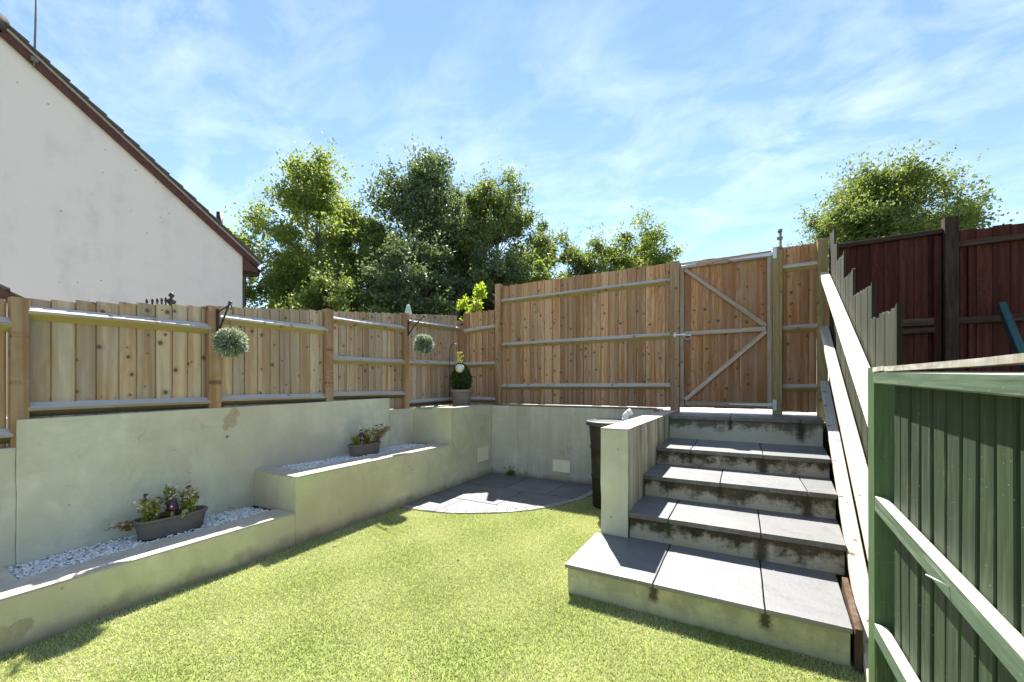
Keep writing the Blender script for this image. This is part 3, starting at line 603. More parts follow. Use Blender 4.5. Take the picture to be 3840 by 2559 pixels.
# tall fence with gate posts
tf = thing("tall_fence", (-2.0, 5.6, 0.95), "tall warm brown board fence left of the gate above the grey wall", "fence")
YB = 5.60
def vpost(parent, x0, x1, zb, zt, mat, y0=None, name="post"):
    y0 = YB-0.085 if y0 is None else y0; w_ = x1-x0
    return beam(name, ((x0+x1)/2, y0+0.045, zb), ((x0+x1)/2, y0+0.045, zt), rect_prof(w_, 0.09, 0.004), mat, parent, side=(1, 0, 0), nseg=3, wob=0.001)
vpost(tf, -3.415, -3.318, 0.90, 2.875, M_post)
x = -3.315; 
while x < -0.80:
    wv = min(random.uniform(0.114, 0.130), -0.79-x)
    if wv > 0.03: beam("board", (x+wv/2, YB+0.012, 0.978+random.uniform(-.004, .004)), (x+wv/2+random.uniform(-.002, .002), YB+0.012, 2.848+random.uniform(-.005, .005)), feather(wv+0.012), M_fence2, tf, side=(-1, 0, 0), cut1=random.uniform(-.03, .05))
    x += wv
for za in (2.605, 1.905, 1.250):
    rail3("rail", (-3.32, YB-0.006, za-0.004), (-0.788, YB-0.006, za+0.004), (0, -1, 0), M_rail, tf)
vpost(tf, -0.791, -0.683, 0.90, 2.838, M_post)
# right of the gate
gf = thing("gate_side_fence", (0.56, 5.6, 0.93), "narrow tall brown fence panel right of the gate with a yellowish post", "fence")
vpost(gf, 0.312, 0.405, 0.90, 2.838, M_greenpost); vpost(gf, 0.729, 0.818, 0.90, 2.86, M_greenpost)
for (a, b) in ((0.405, 0.452), (0.452, 0.584), (0.584, 0.662), (0.662, 0.73)):
    beam("board", ((a+b)/2, YB+0.012, 0.958+random.uniform(-.003, .003)), ((a+b)/2, YB+0.012, 2.846+random.uniform(-.004, .004)), feather(b-a+0.012), M_gatewood if a < .6 else M_fence2, gf, side=(-1, 0, 0))
for za in (2.60, 1.905, 1.235): rail3("rail", (0.403, YB-0.006, za), (0.731, YB-0.006, za), (0, -1, 0), M_rail, gf)
# gate
gt = thing("wooden_gate", (-0.185, 5.58, 0.98), "brown ledged and braced wooden garden gate with ring latch at the top of the steps", "gate")
gx = [-0.6815, -0.555, -0.420, -0.285, -0.145, -0.005, 0.140, 0.3105]
for a, b in zip(gx, gx[1:]):
    beam("board", ((a+b)/2, YB-0.008, 0.985+random.uniform(-.003, .003)), ((a+b)/2, YB-0.008, 2.823+random.uniform(-.004, .004)), rect_prof(b-a-0.0004, 0.018, 0.004), M_gatewood, gt, side=(1, 0, 0))
def flat(name, p0, p1, w_, t_, y, mat=M_frame):
    return beam(name, (p0[0], y, p0[1]), (p1[0], y, p1[1]), rect_prof(w_, t_, 0.003), mat, gt, side=(0, 0, 1) if abs(p1[1]-p0[1]) < abs(p1[0]-p0[0])*5 else (1, 0, 0))
flat("stile", (-0.657, 0.99), (-0.657, 2.74), 0.048, 0.034, YB-0.033); flat("stile", (0.286, 0.985), (0.286, 2.742), 0.048, 0.034, YB-0.033)
flat("ledge", (-0.668, 2.768), (0.298, 2.768), 0.055, 0.036, YB-0.034); flat("ledge", (-0.621, 1.918), (0.249, 1.918), 0.052, 0.034, YB-0.033); flat("ledge", (-0.62, 1.036), (0.249, 1.036), 0.055, 0.034, YB-0.033)
flat("brace", (-0.618, 2.728), (0.249, 1.950), 0.050, 0.032, YB-0.032); flat("brace", (0.249, 1.890), (-0.618, 1.080), 0.050, 0.032, YB-0.032)
for z in (2.772, 1.038):
    hz = mesh("hinge", *(lambda q: (q, [(0, 1, 2, 3), (4, 7, 6, 5), (0, 4, 5, 1), (1, 5, 6, 2), (2, 6, 7, 3), (3, 7, 4, 0)]))([(-0.13, YB-0.056, z-0.006), (0.312, YB-0.056, z-0.018), (0.312, YB-0.056, z+0.018), (-0.13, YB-0.056, z+0.006), (-0.13, YB-0.0515, z-0.006), (0.312, YB-0.0515, z-0.018), (0.312, YB-0.0515, z+0.018), (-0.13, YB-0.0515, z+0.006)]), M_galv, gt)
    box("hinge_plate", 0.313, 0.350, YB-0.0905, YB-0.0855, z-0.062, z+0.062, M_galv, hz, 0.001)
    tube("hinge_pin", [(0.312, YB-0.070, z-0.03), (0.312, YB-0.070, z+0.03)], 0.008, M_galv, hz)
box("bolt_plate", -0.668, -0.49, YB-0.0555, YB-0.0525, 2.752, 2.784, M_galv, gt, 0.001)
tube("bolt", [(-0.715, YB-0.064, 2.768), (-0.50, YB-0.064, 2.768)], 0.007, M_galv, gt)
lpl = box("latch_plate", -0.655, -0.545, YB-0.0545, YB-0.0505, 1.885, 1.925, M_galv, gt, 0.001)
box("latch_bar", -0.755, -0.60, YB-0.094, YB-0.088, 1.893, 1.911, M_galv, gt, 0.002)
box("latch_keep", -0.742, -0.724, YB-0.100, YB-0.086, 1.87, 1.935, M_galv, gt, 0.002)
rp = [(-0.585+0.042*math.cos(2*math.pi*k/24), YB-0.066, 1.885+0.042*math.sin(2*math.pi*k/24)) for k in range(25)]
tube("ring_handle", rp, 0.0055, M_galv, lpl); tube("ring_boss", [(-0.585, YB-0.05, 1.922), (-0.585, YB-0.075, 1.922)], 0.018, M_galv, lpl, 12)

# right-hand descending fence
rf = thing("side_fence", (0.6, 3.8, 0.6), "weathered green board fence with pale sloping rails beside the steps", "fence")
Pn, Pf = Vector((xr(1.50), 1.50, 0)), Vector((xr(5.5), 5.5, 0)); dvr = (Pn-Pf).normalized(); our = Vector((-abs(dvr.y), dvr.x*abs(dvr.y)/dvr.y if dvr.y else 0, 0)).normalized()
groups = [(5.50, 5.02, 2.88, 2.785), (5.02, 4.74, 2.63, 2.56), (4.74, 4.13, 2.40, 2.31), (4.13, 3.55, 2.10, 2.04), (3.55, 2.79, 1.86, 1.775), (2.79, 2.17, 1.605, 1.56)]
def xo(y, off): return xr(y)+off
for (ya, yb_, za, zb_) in groups:
    n = max(2, round((ya-yb_)/0.125)); 
    for k in range(n):
        y0 = ya-(ya-yb_)*k/n; y1 = ya-(ya-yb_)*(k+1)/n; yc = (y0+y1)/2; zt = za+(zb_-za)*(k+0.5)/n
        lo = max(-0.02, 0.93-(4.9-yc)*0.37)-0.05; ww = y0-y1+0.012
        # ragged, split top edge
        prof = []; nn = 5; tops = [za+(zb_-za)*(k+j/(nn-1))/n+random.uniform(-.012, .012)+(0.014 if (k == n-1 and j > 2) else 0) for j in range(nn)]
        V = []; F = []
        for j in range(nn):
            yy = yc+ww/2-ww*j/(nn-1); tt = 0.006+0.009*j/(nn-1); xx = xr(yy)+0.010+0.0015*(k % 2)
            V += [(xx, yy, lo), (xx+tt, yy, lo), (xx, yy, tops[j]), (xx+tt, yy, tops[j])]
        for j in range(nn-1):
            a = 4*j; b = a+4
            F += [(a, a+2, b+2, b), (a+1, b+1, b+3, a+3), (a+2, a+3, b+3, b+2), (a, b, b+1, a+1)]
        F += [(0, 1, 3, 2), (4*nn-4, 4*nn-2, 4*nn-1, 4*nn-3)]
        mesh("board", V, F, M_oldboard, rf)
for (y0, z0, y1, z1) in ((5.50, 2.490, 2.00, 1.064), (5.50, 1.911, 2.00, 0.504), (5.50, 1.315, 2.02, -0.02)):
    beam("rail", (xr(y0)-0.0385, y0, z0-0.028), (xr(y1)-0.0385, y1, z1-0.028), rect_prof(0.073, 0.05, 0.004), M_newrail, rf, side=(1, 0, 0), nseg=4, wob=0.0015)
prism("gravel_board", [(0.436, 2.30), (0.462, 2.30), (0.50, 2.80), (0.474, 2.80)], -0.05, [0.185, 0.185, 0.22, 0.22], M_brownboard, rf, 0.003)

# green fence on the right foreground
gr = thing("green_fence", (0.44, 1.2, 0), "dark green painted fence panel with sloping rails in the right foreground", "fence")
XG = 0.42
beam("post", (XG+0.032, 1.912, -0.05), (XG+0.032, 1.912, 1.318), rect_prof(0.09, 0.092, 0.006), M_greenpostp, gr, side=(1, 0, 0), nseg=3, wob=0.0012)
y = 1.80; k = 0; 
while y > -0.35:
    wv = random.uniform(0.056, 0.069); gap = random.uniform(0.009, 0.017)+(0.008 if k % 4 == 3 else 0)
    x = XG+0.030
    beam("board", (x, y-wv/2, 0.02), (x, y-wv/2+random.uniform(-.006, .006), 1.272+random.uniform(-.01, .006)), rect_prof(wv, 0.015, 0.003), M_green, gr, side=(0, 1, 0), nseg=6, wob=0.002)
    if k % 5 != 4: beam("back_board", (x+0.040, y-wv-gap/2, 0.03), (x+0.040, y-wv-gap/2, 1.25), rect_prof(gap+0.03, 0.014, 0.002), M_redpost, gr, side=(0, 1, 0))
    y -= wv+gap; k += 1
def grail(z0, z1, ya, yb_, h_, d_, mat=M_greenrail):
    rail3("rail", (XG+0.044, ya, z0), (XG+0.044, yb_, z1), (-1, 0, 0), mat, gr, h_, d_)
beam("top_rail", (XG+0.002, 1.864, 1.280), (XG+0.002, -0.4, 1.205), rect_prof(0.042, 0.040, 0.004), M_greenrail, gr, side=(0, 0, 1), nseg=8, wob=0.0015)
for (za, zb_) in ((0.845, 0.660), (0.400, 0.392)):
    beam("rail", (XG+0.0025, 1.852, za), (XG+0.0025, -0.4, zb_), [(-0.024, -0.018), (0.020, -0.018), (0.026, 0.0185), (-0.018, 0.0185)] if False else [(-0.026, -0.0185), (0.018, -0.0185), (0.022, -0.012), (0.026, 0.0185), (-0.022, 0.0185)], M_greenrail, gr, side=(0, 0, 1), nseg=8, wob=0.0015)
# warped grey capping strip, broken near the post
for (ya, yb_, f) in ((1.862, 1.735, lambda t: 1.3075), (1.728, -0.40, lambda t: 1.305-0.016*math.sin(min(t*2.2, 1.57))+0.05*max(0, t-0.28)**1.3)):
    nn = 14; V = []; F = []
    for i in range(nn+1):
        t = i/nn; y = ya+(yb_-ya)*t; z = f(t); x0, x1 = XG-0.020, XG+0.030
        V += [(x0, y, z-0.006), (x1, y, z-0.006), (x1, y, z+0.009), (x0, y, z+0.009)]
    for i in range(nn):
        a = 4*i
        for j in range(4): F.append((a+j, a+(j+1) % 4, a+4+(j+1) % 4, a+4+j))
    F += [(3, 2, 1, 0), (4*nn, 4*nn+1, 4*nn+2, 4*nn+3)]
    mesh("capping", V, F, M_greywood, gr)
tube("nail", [(XG-0.006, 1.265, 0.800), (XG-0.046, 1.300, 0.812)], 0.0018, M_galv, gr, 6)

# red fence in the neighbouring plot
rd = thing("red_fence", (1.8, 5.7, 0.6), "dark red stained fence with brown post beyond the side fence", "fence")
YR = 5.70; x = 0.86
while x < 3.3:
    wv = random.uniform(0.108, 0.122); tp = 2.785 if x < 1.7 else 2.795+random.uniform(-.008, .008)
    beam("board", (x+wv/2, YR+0.02+random.uniform(0, .004), 0.55), (x+wv/2+random.uniform(-.003, .003), YR+0.02, tp), feather(wv+0.026, 0.018, 0.007), M_red, rd, side=(-1, 0, 0), nseg=3, wob=0.001)
    x += wv
beam("top_rail", (0.86, YR-0.012, 2.790), (1.755, YR-0.012, 2.812), rect_prof(0.050, 0.05, 0.004), M_redpost, rd, side=(0, 0, 1), nseg=4, wob=0.002)
beam("rail", (1.86, YR-0.012, 2.655), (3.3, YR-0.012, 2.66), rect_prof(0.055, 0.05, 0.004), M_redpost, rd, side=(0, 0, 1), nseg=4, wob=0.002)
beam("rail", (0.86, YR-0.012, 1.915), (1.70, YR-0.012, 1.905), rect_prof(0.075, 0.045, 0.004), M_redpost, rd, side=(0, 0, 1)); beam("rail", (1.45, YR-0.016, 1.815), (1.70, YR-0.016, 1.82), rect_prof(0.055, 0.05, 0.004), M_redpost, rd, side=(0, 0, 1))
beam("rail", (1.86, YR-0.012, 1.90), (3.3, YR-0.012, 1.90), rect_prof(0.065, 0.045, 0.004), M_redpost, rd, side=(0, 0, 1))
beam("batten", (1.72, YR-0.014, 0.55), (1.72, YR-0.014, 2.76), rect_prof(0.06, 0.045, 0.004), M_red, rd, side=(1, 0, 0))
beam("post", (1.808, YR-0.03, 0.5), (1.808, YR-0.03, 2.925), rect_prof(0.10, 0.10, 0.006), M_redpost, rd, side=(1, 0, 0), nseg=3, wob=0.001)
beam("batten", (1.955, YR-0.012, 0.55), (1.955, YR-0.012, 1.86), rect_prof(0.03, 0.03, 0.003), M_red, rd, side=(1, 0, 0)); beam("batten", (1.955, YR-0.012, 1.94), (1.955, YR-0.012, 2.62), rect_prof(0.03, 0.03, 0.003), M_red, rd, side=(1, 0, 0))
tl = beam("leaning_plank", (1.85, 4.0, 0.6), (2.142, 5.62, 2.013), rect_prof(0.075, 0.05, 0.004), M_teal, None, side=(0, 0, 1)); tag(tl, "dark blue green plank leaning against the red fence at the right edge", "plank")

# ------------------------------------------------------------------ gravel
def icos(sub=1):
    bm = bmesh.new(); bmesh.ops.create_icosphere(bm, subdivisions=sub, radius=1); V = np.array([v.co[:] for v in bm.verts]); F = np.array([[v.index for v in f.verts] for f in bm.faces]); bm.free(); return V, F
IV, IF = icos(1)
gM = G("white_stone"); a_ = gM.n('ShaderNodeAttribute', attribute_name='rnd').outputs['Fac']; M_stone = gM.bsdf(gM.mix(a_, (0.50, 0.49, 0.47), (0.84, 0.84, 0.83)), 0.7, None, 0.3)
def gravel(name, label, ya, yb_, z, n, rmin, rmax, holes=()):
    Vs, Fs, As = [], [], []; c = 0
    for i in range(n):
        y = random.uniform(ya, yb_); x = random.uniform(xb(y)+0.012, xf(y)-0.236+0.015)
        if any(abs(y-h[1]) < h[3] and abs(x-h[0]) < h[2] for h in holes): continue
        t = (x-xb(y))/0.31; zz = z-0.004+random.uniform(-.012, .008)+0.006*math.sin(y*9)+(0.004 if t > .5 else -0.006)
        r = random.uniform(rmin, rmax); s = np.array([r*random.uniform(.8, 1.35), r*random.uniform(.8, 1.35), r*random.uniform(.6, .95)])
        a = random.uniform(0, 6.28); Rm = np.array([[math.cos(a), -math.sin(a), 0], [math.sin(a), math.cos(a), 0], [0, 0, 1]])
        v = IV*(1+np.random.uniform(-.22, .22, (len(IV), 1)))*s; Vs.append(v@Rm.T+np.array([x, y, zz])); Fs.append(IF+c); c += len(IV); As.append(np.full(len(IV), random.random()**0.6))
    return tag(tri_mesh(name, np.concatenate(Vs), np.concatenate(Fs), M_stone, attr=np.concatenate(As), at=(xb(ya)+.15, (ya+yb_)/2, z)), label, "gravel", kind="stuff")
T1 = (-3.405, 1.295); T2 = (-3.46, 2.985)
gravel("gravel_bed", "white stone chippings filling the lower planter bed", 0.59, 1.90, 0.252, 5200, 0.0050, 0.0095, [(T1[0], T1[1], .075, .18)])
gravel("gravel_bed", "white stone chippings filling the upper planter bed", 2.15, 3.86, 0.528, 5600, 0.0055, 0.0095, [(T2[0], T2[1], .075, .17)])

# ------------------------------------------------------------------ leaf tools
def leafset(P, Nn, size, rs, aspect=0.55, fold=0.0, up=None, attr=None):
    """P (n,3) leaf bases, Nn (n,3) leaf directions; diamond leaf quads"""
    n = len(P); D = Nn/np.linalg.norm(Nn, axis=1, keepdims=True)
    A = rs.normal(size=(n, 3)); S = np.cross(D, A); S /= np.linalg.norm(S, axis=1, keepdims=True)+1e-9
    Nrm = np.cross(S, D); sz = size*(0.65+0.7*rs.rand(n))[:, None]
    V = np.empty((n, 4, 3)); V[:, 0] = P; V[:, 1] = P+D*sz*0.5+S*sz*aspect/2+Nrm*sz*0.08; V[:, 2] = P+D*sz; V[:, 3] = P+D*sz*0.5-S*sz*aspect/2+Nrm*sz*0.08
    F = np.arange(n*4).reshape(n, 4); a = rs.rand(n) if attr is None else attr
    return V.reshape(-1, 3), F, np.repeat(a, 4)
def add_leaves(name, sets, mat, parent, at):
    Vs, Fs, As, c = [], [], [], 0
    for V, F, a in sets: Vs.append(V); Fs.append(F+c); As.append(a); c += len(V)
    return tri_mesh(name, np.concatenate(Vs), np.concatenate(Fs), mat, parent, np.concatenate(As), at)
def unit(rs, n):
    v = rs.normal(size=(n, 3)); return v/np.linalg.norm(v, axis=1, keepdims=True)

# ------------------------------------------------------------------ hanging grass balls
def grass_ball(c, r, label, seed):
    rs = np.random.RandomState(seed); t = thing("topiary_ball", (c[0], c[1], c[2]-r), label, "topiary ball", "artificial grass balls hung from the left fence")
    lathe("core", [(0, -r*.62), (r*.44, -r*.44), (r*.62, 0), (r*.44, r*.44), (0, r*.62)], c, L_box, t, 16)
    n = 2600; u = unit(rs, n); wob_ = 1+0.09*np.sin(u[:, 0]*4+seed)*np.cos(u[:, 2]*5+seed*2)+0.06*np.sin(u[:, 1]*9); P = np.array(c)+u*(r*wob_*(0.55+0.24*rs.rand(n)))[:, None]; d = u+rs.normal(size=(n, 3))*0.33
    k = rs.rand(n); a = np.clip(0.10+0.35*k+0.75*(rs.rand(n) > .60)*rs.rand(n), 0, 1)
    add_leaves("foliage", [leafset(P, d, r*0.30, rs, 0.26, attr=a)], L_ball, t, (c[0], c[1], c[2]-r))
    tube("hanging_chain", [(c[0], c[1], c[2]+r*.6), (c[0], c[1], c[2]+r*.6+0.12)], 0.003, M_iron, t, 6)
def bracket(base, z, ln, tip, label, h_=0.20):
    b = Vector((base[0], base[1], z)); d = Vector((tip[0]-base[0], tip[1]-base[1], 0)).normalized()
    t = thing("hanging_bracket", tuple(b-Vector((0, 0, h_))), label, "bracket", "black iron hanging brackets on the left fence")
    s = d.cross(Vector((0, 0, 1)))
    q = [(b+s*0.011), (b-s*0.011), (b-s*0.011+d*0.006), (b+s*0.011+d*0.006)]
    prism("back_plate", [(v.x, v.y) for v in q], z-h_, z, M_iron, t, 0.001)
    e = Vector((tip[0], tip[1], z+0.025))
    tube("strut", [b+d*0.008-Vector((0, 0, h_*.93)), b+d*0.09-Vector((0, 0, h_*.45)), e-d*0.01], 0.0075, M_iron, t)
    tube("arm", [b+d*0.006-Vector((0, 0, 0.03)), b+d*0.05-Vector((0, 0, 0.018)), e-d*0.03-Vector((0, 0, 0.015))], 0.005, M_iron, t)
    tube("knob", [e-Vector((0, 0, 0.01)), e+Vector((0, 0, 0.012)), e+Vector((0, 0, 0.016))], [0.013, 0.014, 0.008], M_iron, t)
    hk = [e+Vector((0, 0, -0.004))+d*0.004+Vector((0, 0, -0.02*(1-math.cos(a))))+d*0.016*math.sin(a) for a in np.linspace(0, 4.6, 10)]
    tube("hook", hk, 0.004, M_iron, t, 6)
    return e
B1 = (-3.430, 1.672); grass_ball((B1[0], B1[1], 1.590), 0.114, "frosted green grass ball hanging nearest the white house end of the fence", 3)
bracket((xb(1.66)-0.012, 1.672), 1.865, .2, B1, "black iron bracket on the second post holding the nearer grass ball")
B2 = (-3.46, 3.905); grass_ball((B2[0], B2[1], 1.785), 0.124, "frosted green grass ball hanging nearer the corner pot", 4)
bracket((xb(3.885)-0.012, 3.90), 2.10, .2, B2, "black iron bracket on the fence post beside the corner holding the farther grass ball")

# ------------------------------------------------------------------ corner pot, hook and lantern
pc = (-3.50, 4.74, 0.956)
pt = thing("plant_pot", pc, "round grey taupe plant pot on the wall corner", "pot")
lathe("pot_body", [(0, 0.004), (0.105, 0.0), (0.112, 0.004), (0.143, 0.165), (0.146, 0.172), (0.146, 0.180), (0.150, 0.184), (0.150, 0.205)], pc, M_pot, pt, 36)
lathe("rim", [(0.152, 0.206), (0.164, 0.210), (0.166, 0.246), (0.160, 0.252), (0.148, 0.250), (0.144, 0.220)], pc, M_pot, pt, 36)
lathe("soil", [(0.146, 0.218), (0.08, 0.224), (0, 0.226)], pc, M_soil, pt, 24)
bs = thing("box_bush", (pc[0], pc[1], pc[2]+0.226), "small dark green egg shaped clipped bush in the corner pot", "bush")
rs = np.random.RandomState(11); n = 4200; u = unit(rs, n); zz = u[:, 2]; prof_r = 0.142*(1-0.35*np.clip(zz, 0, 1)); rr_ = (0.72+0.30*rs.rand(n))
P = np.c_[u[:, 0]*prof_r*rr_, u[:, 1]*prof_r*rr_, 0.185+zz*0.21*rr_]+np.array([pc[0], pc[1], pc[2]+0.226]); 
add_leaves("foliage", [leafset(P, u+rs.normal(size=(n, 3))*0.7+np.array([0, 0, .3]), 0.028, rs, 0.6)], L_box, bs, (pc[0], pc[1], pc[2]+0.226))
tube("stem", [(pc[0], pc[1], pc[2]+0.21), (pc[0]+.01, pc[1], pc[2]+0.35), (pc[0], pc[1], pc[2]+0.5)], [0.012, 0.01, 0.004], M_bark, bs)
lathe("inner_mass", [(0, 0.02), (0.07, 0.05), (0.10, 0.14), (0.085, 0.26), (0.04, 0.36), (0, 0.38)], (pc[0], pc[1], pc[2]+0.226), L_box, bs, 14)
hb = Vector((-3.60, 4.60, 0.956)); rgt = Vector((0.8716, 0.4903, 0))
hk = thing("shepherd_hook", tuple(hb), "thin black arched hook stick beside the corner pot", "hook")
hpts = [hb, hb+Vector((0, 0, 0.80))]+[hb+Vector((0, 0, 0.80))+rgt*(0.072*(1-math.cos(a)))+Vector((0, 0, 0.10*math.sin(a))) for a in np.linspace(0.2, 3.2, 10)]
tube("rod", hpts, 0.0045, M_iron, hk, 6)
lc = hpts[-1]+Vector((0, 0, -0.245)); ln_ = thing("globe_lantern", tuple(lc-Vector((0, 0, 0.066))), "white frosted globe lantern hanging in front of the clipped bush", "lantern")
lathe("globe", [(0, -0.066), (0.028, -0.062), (0.052, -0.042), (0.066, 0), (0.058, 0.034), (0.036, 0.056), (0.034, 0.062)], lc, M_glass, ln_, 24)
lathe("cap", [(0.040, 0.058), (0.046, 0.066), (0.024, 0.082), (0.010, 0.094), (0, 0.096)], lc, M_iron, ln_, 20)
tube("wire", [lc+Vector((0, 0, 0.09)), lc+Vector((0, 0, 0.245))], 0.002, M_iron, ln_, 5)
rs = np.random.RandomState(12); n = 130; P = np.array(lc)+np.c_[rs.normal(size=n)*.016, rs.normal(size=n)*.016, 0.09+rs.rand(n)*.14]
add_leaves("leaf_trim", [leafset(P, unit(rs, n), 0.026, rs, 0.5)], L_plant, ln_, tuple(lc))

# ------------------------------------------------------------------ troughs, plants, mushrooms
def trough(c, hl, hw, h_, label):
    t = thing("plant_trough", c, label, "trough", "taupe oval plant troughs in the planter beds")
    def ring(l_, w_, z, n=40):
        return [(c[0]+w_*abs(math.cos(2*math.pi*k/n))**0.75*(1 if math.cos(2*math.pi*k/n) > 0 else -1), c[1]+l_*abs(math.sin(2*math.pi*k/n))**0.62*(1 if math.sin(2*math.pi*k/n) > 0 else -1), c[2]+z) for k in range(n)]
    def shell(name, rows, mat):
        bm = bmesh.new(); rg = [[bm.verts.new(v) for v in ring(*r_)] for r_ in rows]
        for a, b in zip(rg, rg[1:]):
            for k in range(40): bm.faces.new((a[k], a[(k+1) % 40], b[(k+1) % 40], b[k]))
        bm.faces.new(rg[0]) if name != "rim" else None
        if name == "soil": bm.faces.new(rg[-1])
        return bmobj(name, bm, mat, t, True)
    shell("trough_body", [(hl*.86, hw*.82, 0), (hl*.865, hw*.83, .004), (hl*.95, hw*.94, h_-.022)], M_trough)
    shell("rim", [(hl*.95, hw*.94, h_-.022), (hl*1.0, hw, h_-.020), (hl*1.01, hw*1.01, h_-.002), (hl*.99, hw*.98, h_), (hl*.93, hw*.90, h_-.001), (hl*.92, hw*.88, h_-.03)], M_trough)
    shell("soil", [(hl*.9, hw*.86, h_-.06), (hl*.925, hw*.885, h_-.030)], M_soil)
    return t
def flower(c, rad, hgt_, label, seed, n=260, pet=26, petd=10, leafm=L_plant, leaf=0.024, lean=(0, 0)):
    hgt_ *= 1.2; n = int(n*2.0); rad *= 1.2
    rs = np.random.RandomState(seed); t = thing("flowering_plant", c, label, "plant", "flowering plants in the troughs")
    tops = []
    bm = bmesh.new()
    for k in range(9):
        a = rs.rand()*6.28; r = rad*rs.rand()**.5; e = Vector((c[0]+r*math.cos(a)+lean[0], c[1]+r*math.sin(a)+lean[1], c[2]+hgt_*(0.6+.4*rs.rand())))
        m_ = Vector((c[0]+r*.4*math.cos(a)+lean[0]*.3, c[1]+r*.4*math.sin(a)+lean[1]*.3, c[2]+hgt_*.4)); tube_pts([Vector(c)-Vector((0, 0, .01)), m_, e], [0.0022, 0.002, 0.001], 5, bm); tops.append((m_, e))
    bmobj("stems", bm, leafm, t, False, at=c)
    P = []; 
    for i in range(n):
        m_, e = tops[rs.randint(9)]; q = rs.rand(); p = Vector(c).lerp(m_, q*2) if q < .5 else m_.lerp(e, q*2-1); P.append([p.x+rs.normal()*rad*.17, p.y+rs.normal()*rad*.17, p.z+rs.normal()*.008])
    P = np.array(P); add_leaves("foliage", [leafset(P, unit(rs, n)+np.array([0, 0, .5]), leaf, rs, 0.5)], leafm, t, c)
    for nm, cnt, mt, zz in (("petals", pet, L_petal, 1.0), ("dark_petals", petd, L_petald, 1.03)):
        if not cnt: continue
        sets = []
        for i in range(cnt):
            m_, e = tops[rs.randint(9)]; q = rs.uniform(.3, 1.06); p = np.array(m_.lerp(e, q))+rs.normal(size=3)*rad*.22
            d = unit(rs, 6)+np.array([0, 0, .6]); sets.append(leafset(np.repeat(p[None], 6, 0), d, 0.016, rs, 0.9))
        add_leaves(nm, sets, mt, t, c)["kind"] = "stuff"
    return t
def mushroom(c, h_, label, tilt=0.0):
    t = thing("mushroom_ornament", c, label, "ornament", "purple mushroom ornaments in the troughs")
    tube("stalk", [(c[0], c[1], c[2]-0.01), (c[0]+.004, c[1]-.004, c[2]+h_*.25), (c[0], c[1], c[2]+h_*.52)], [0.013, 0.011, 0.010], M_stem, t, 12)
    cp = (c[0], c[1], c[2]+h_*.38); prof = [(0.006, 0.012), (0.028, 0.000), (0.035, 0.006), (0.034, h_*.22), (0.025, h_*.48), (0.013, h_*.64), (0, h_*.70)]
    cap = lathe("mushroom_cap", prof, cp, M_mush, t, 24)
    for (a, z) in ((-2.0, .03), (-1.2, .085), (-.5, .035), (.3, .07), (-1.6, .13), (1.4, .05)):
        r = np.interp(z, [0.006, h_*.2, h_*.42, h_*.55], [.037, .036, .026, .012]); p = Vector((cp[0]+r*math.cos(a), cp[1]+r*math.sin(a), cp[2]+z)); nrm = Vector((math.cos(a), math.sin(a), .25)).normalized()
        tube("cap_dot", [p-nrm*.003, p+nrm*.0012, p+nrm*.002], [.0058, .0055, .002], M_spot, cap, 10)
trough((T1[0], T1[1], 0.252), 0.205, 0.088, 0.128, "taupe oval plant trough with mixed flowers in the lower white gravel bed")
flower((T1[0]-.005, T1[1]-.115, 0.352), 0.062, 0.135, "yellow green flowering clump at the left end of the lower trough", 21, 420, 26, 14)
flower((T1[0]+.0, T1[1]+.095, 0.352), 0.050, 0.150, "cream flowering clump at the right end of the lower trough", 22, 380, 44, 16)
flower((T1[0]-.045, T1[1]+.00, 0.352), 0.042, 0.180, "tall pale sprigs behind the mushroom in the lower trough", 23, 150, 26, 4)
flower((T1[0]-.03, T1[1]-.215, 0.335), 0.040, 0.035, "dry brown trailing stems hanging off the left end of the lower trough", 24, 160, 6, 0, L_dry, 0.02, (0.01, -.055))
flower((T1[0]+.072, T1[1]+.035, 0.355), 0.022, 0.03, "small yellow trailing sprig over the front rim of the lower trough", 25, 45, 6, 0, L_plant, 0.016, (0.03, 0))
mushroom((T1[0]+.020, T1[1]-.005, 0.354), 0.128, "purple spotted mushroom ornament in the lower trough")
trough((T2[0], T2[1], 0.528), 0.190, 0.088, 0.128, "taupe oval plant trough with straggly flowers in the upper white gravel bed")
flower((T2[0]+.01, T2[1]-.12, 0.630), 0.055, 0.115, "compact yellow green plant at the left end of the upper trough", 31, 360, 8, 2)
flower((T2[0], T2[1]+.03, 0.630), 0.060, 0.165, "loose green sprigs with white flowers in the middle of the upper trough", 32, 260, 28, 4)
flower((T2[0]+.01, T2[1]+.14, 0.630), 0.085, 0.185, "straggly reddish flowering plant spilling off the right end of the upper trough", 33, 380, 34, 10, L_dry, 0.02, (0.01, .06))
mushroom((T2[0]+.02, T2[1]-.06, 0.632), 0.138, "purple spotted mushroom ornament in the upper trough")

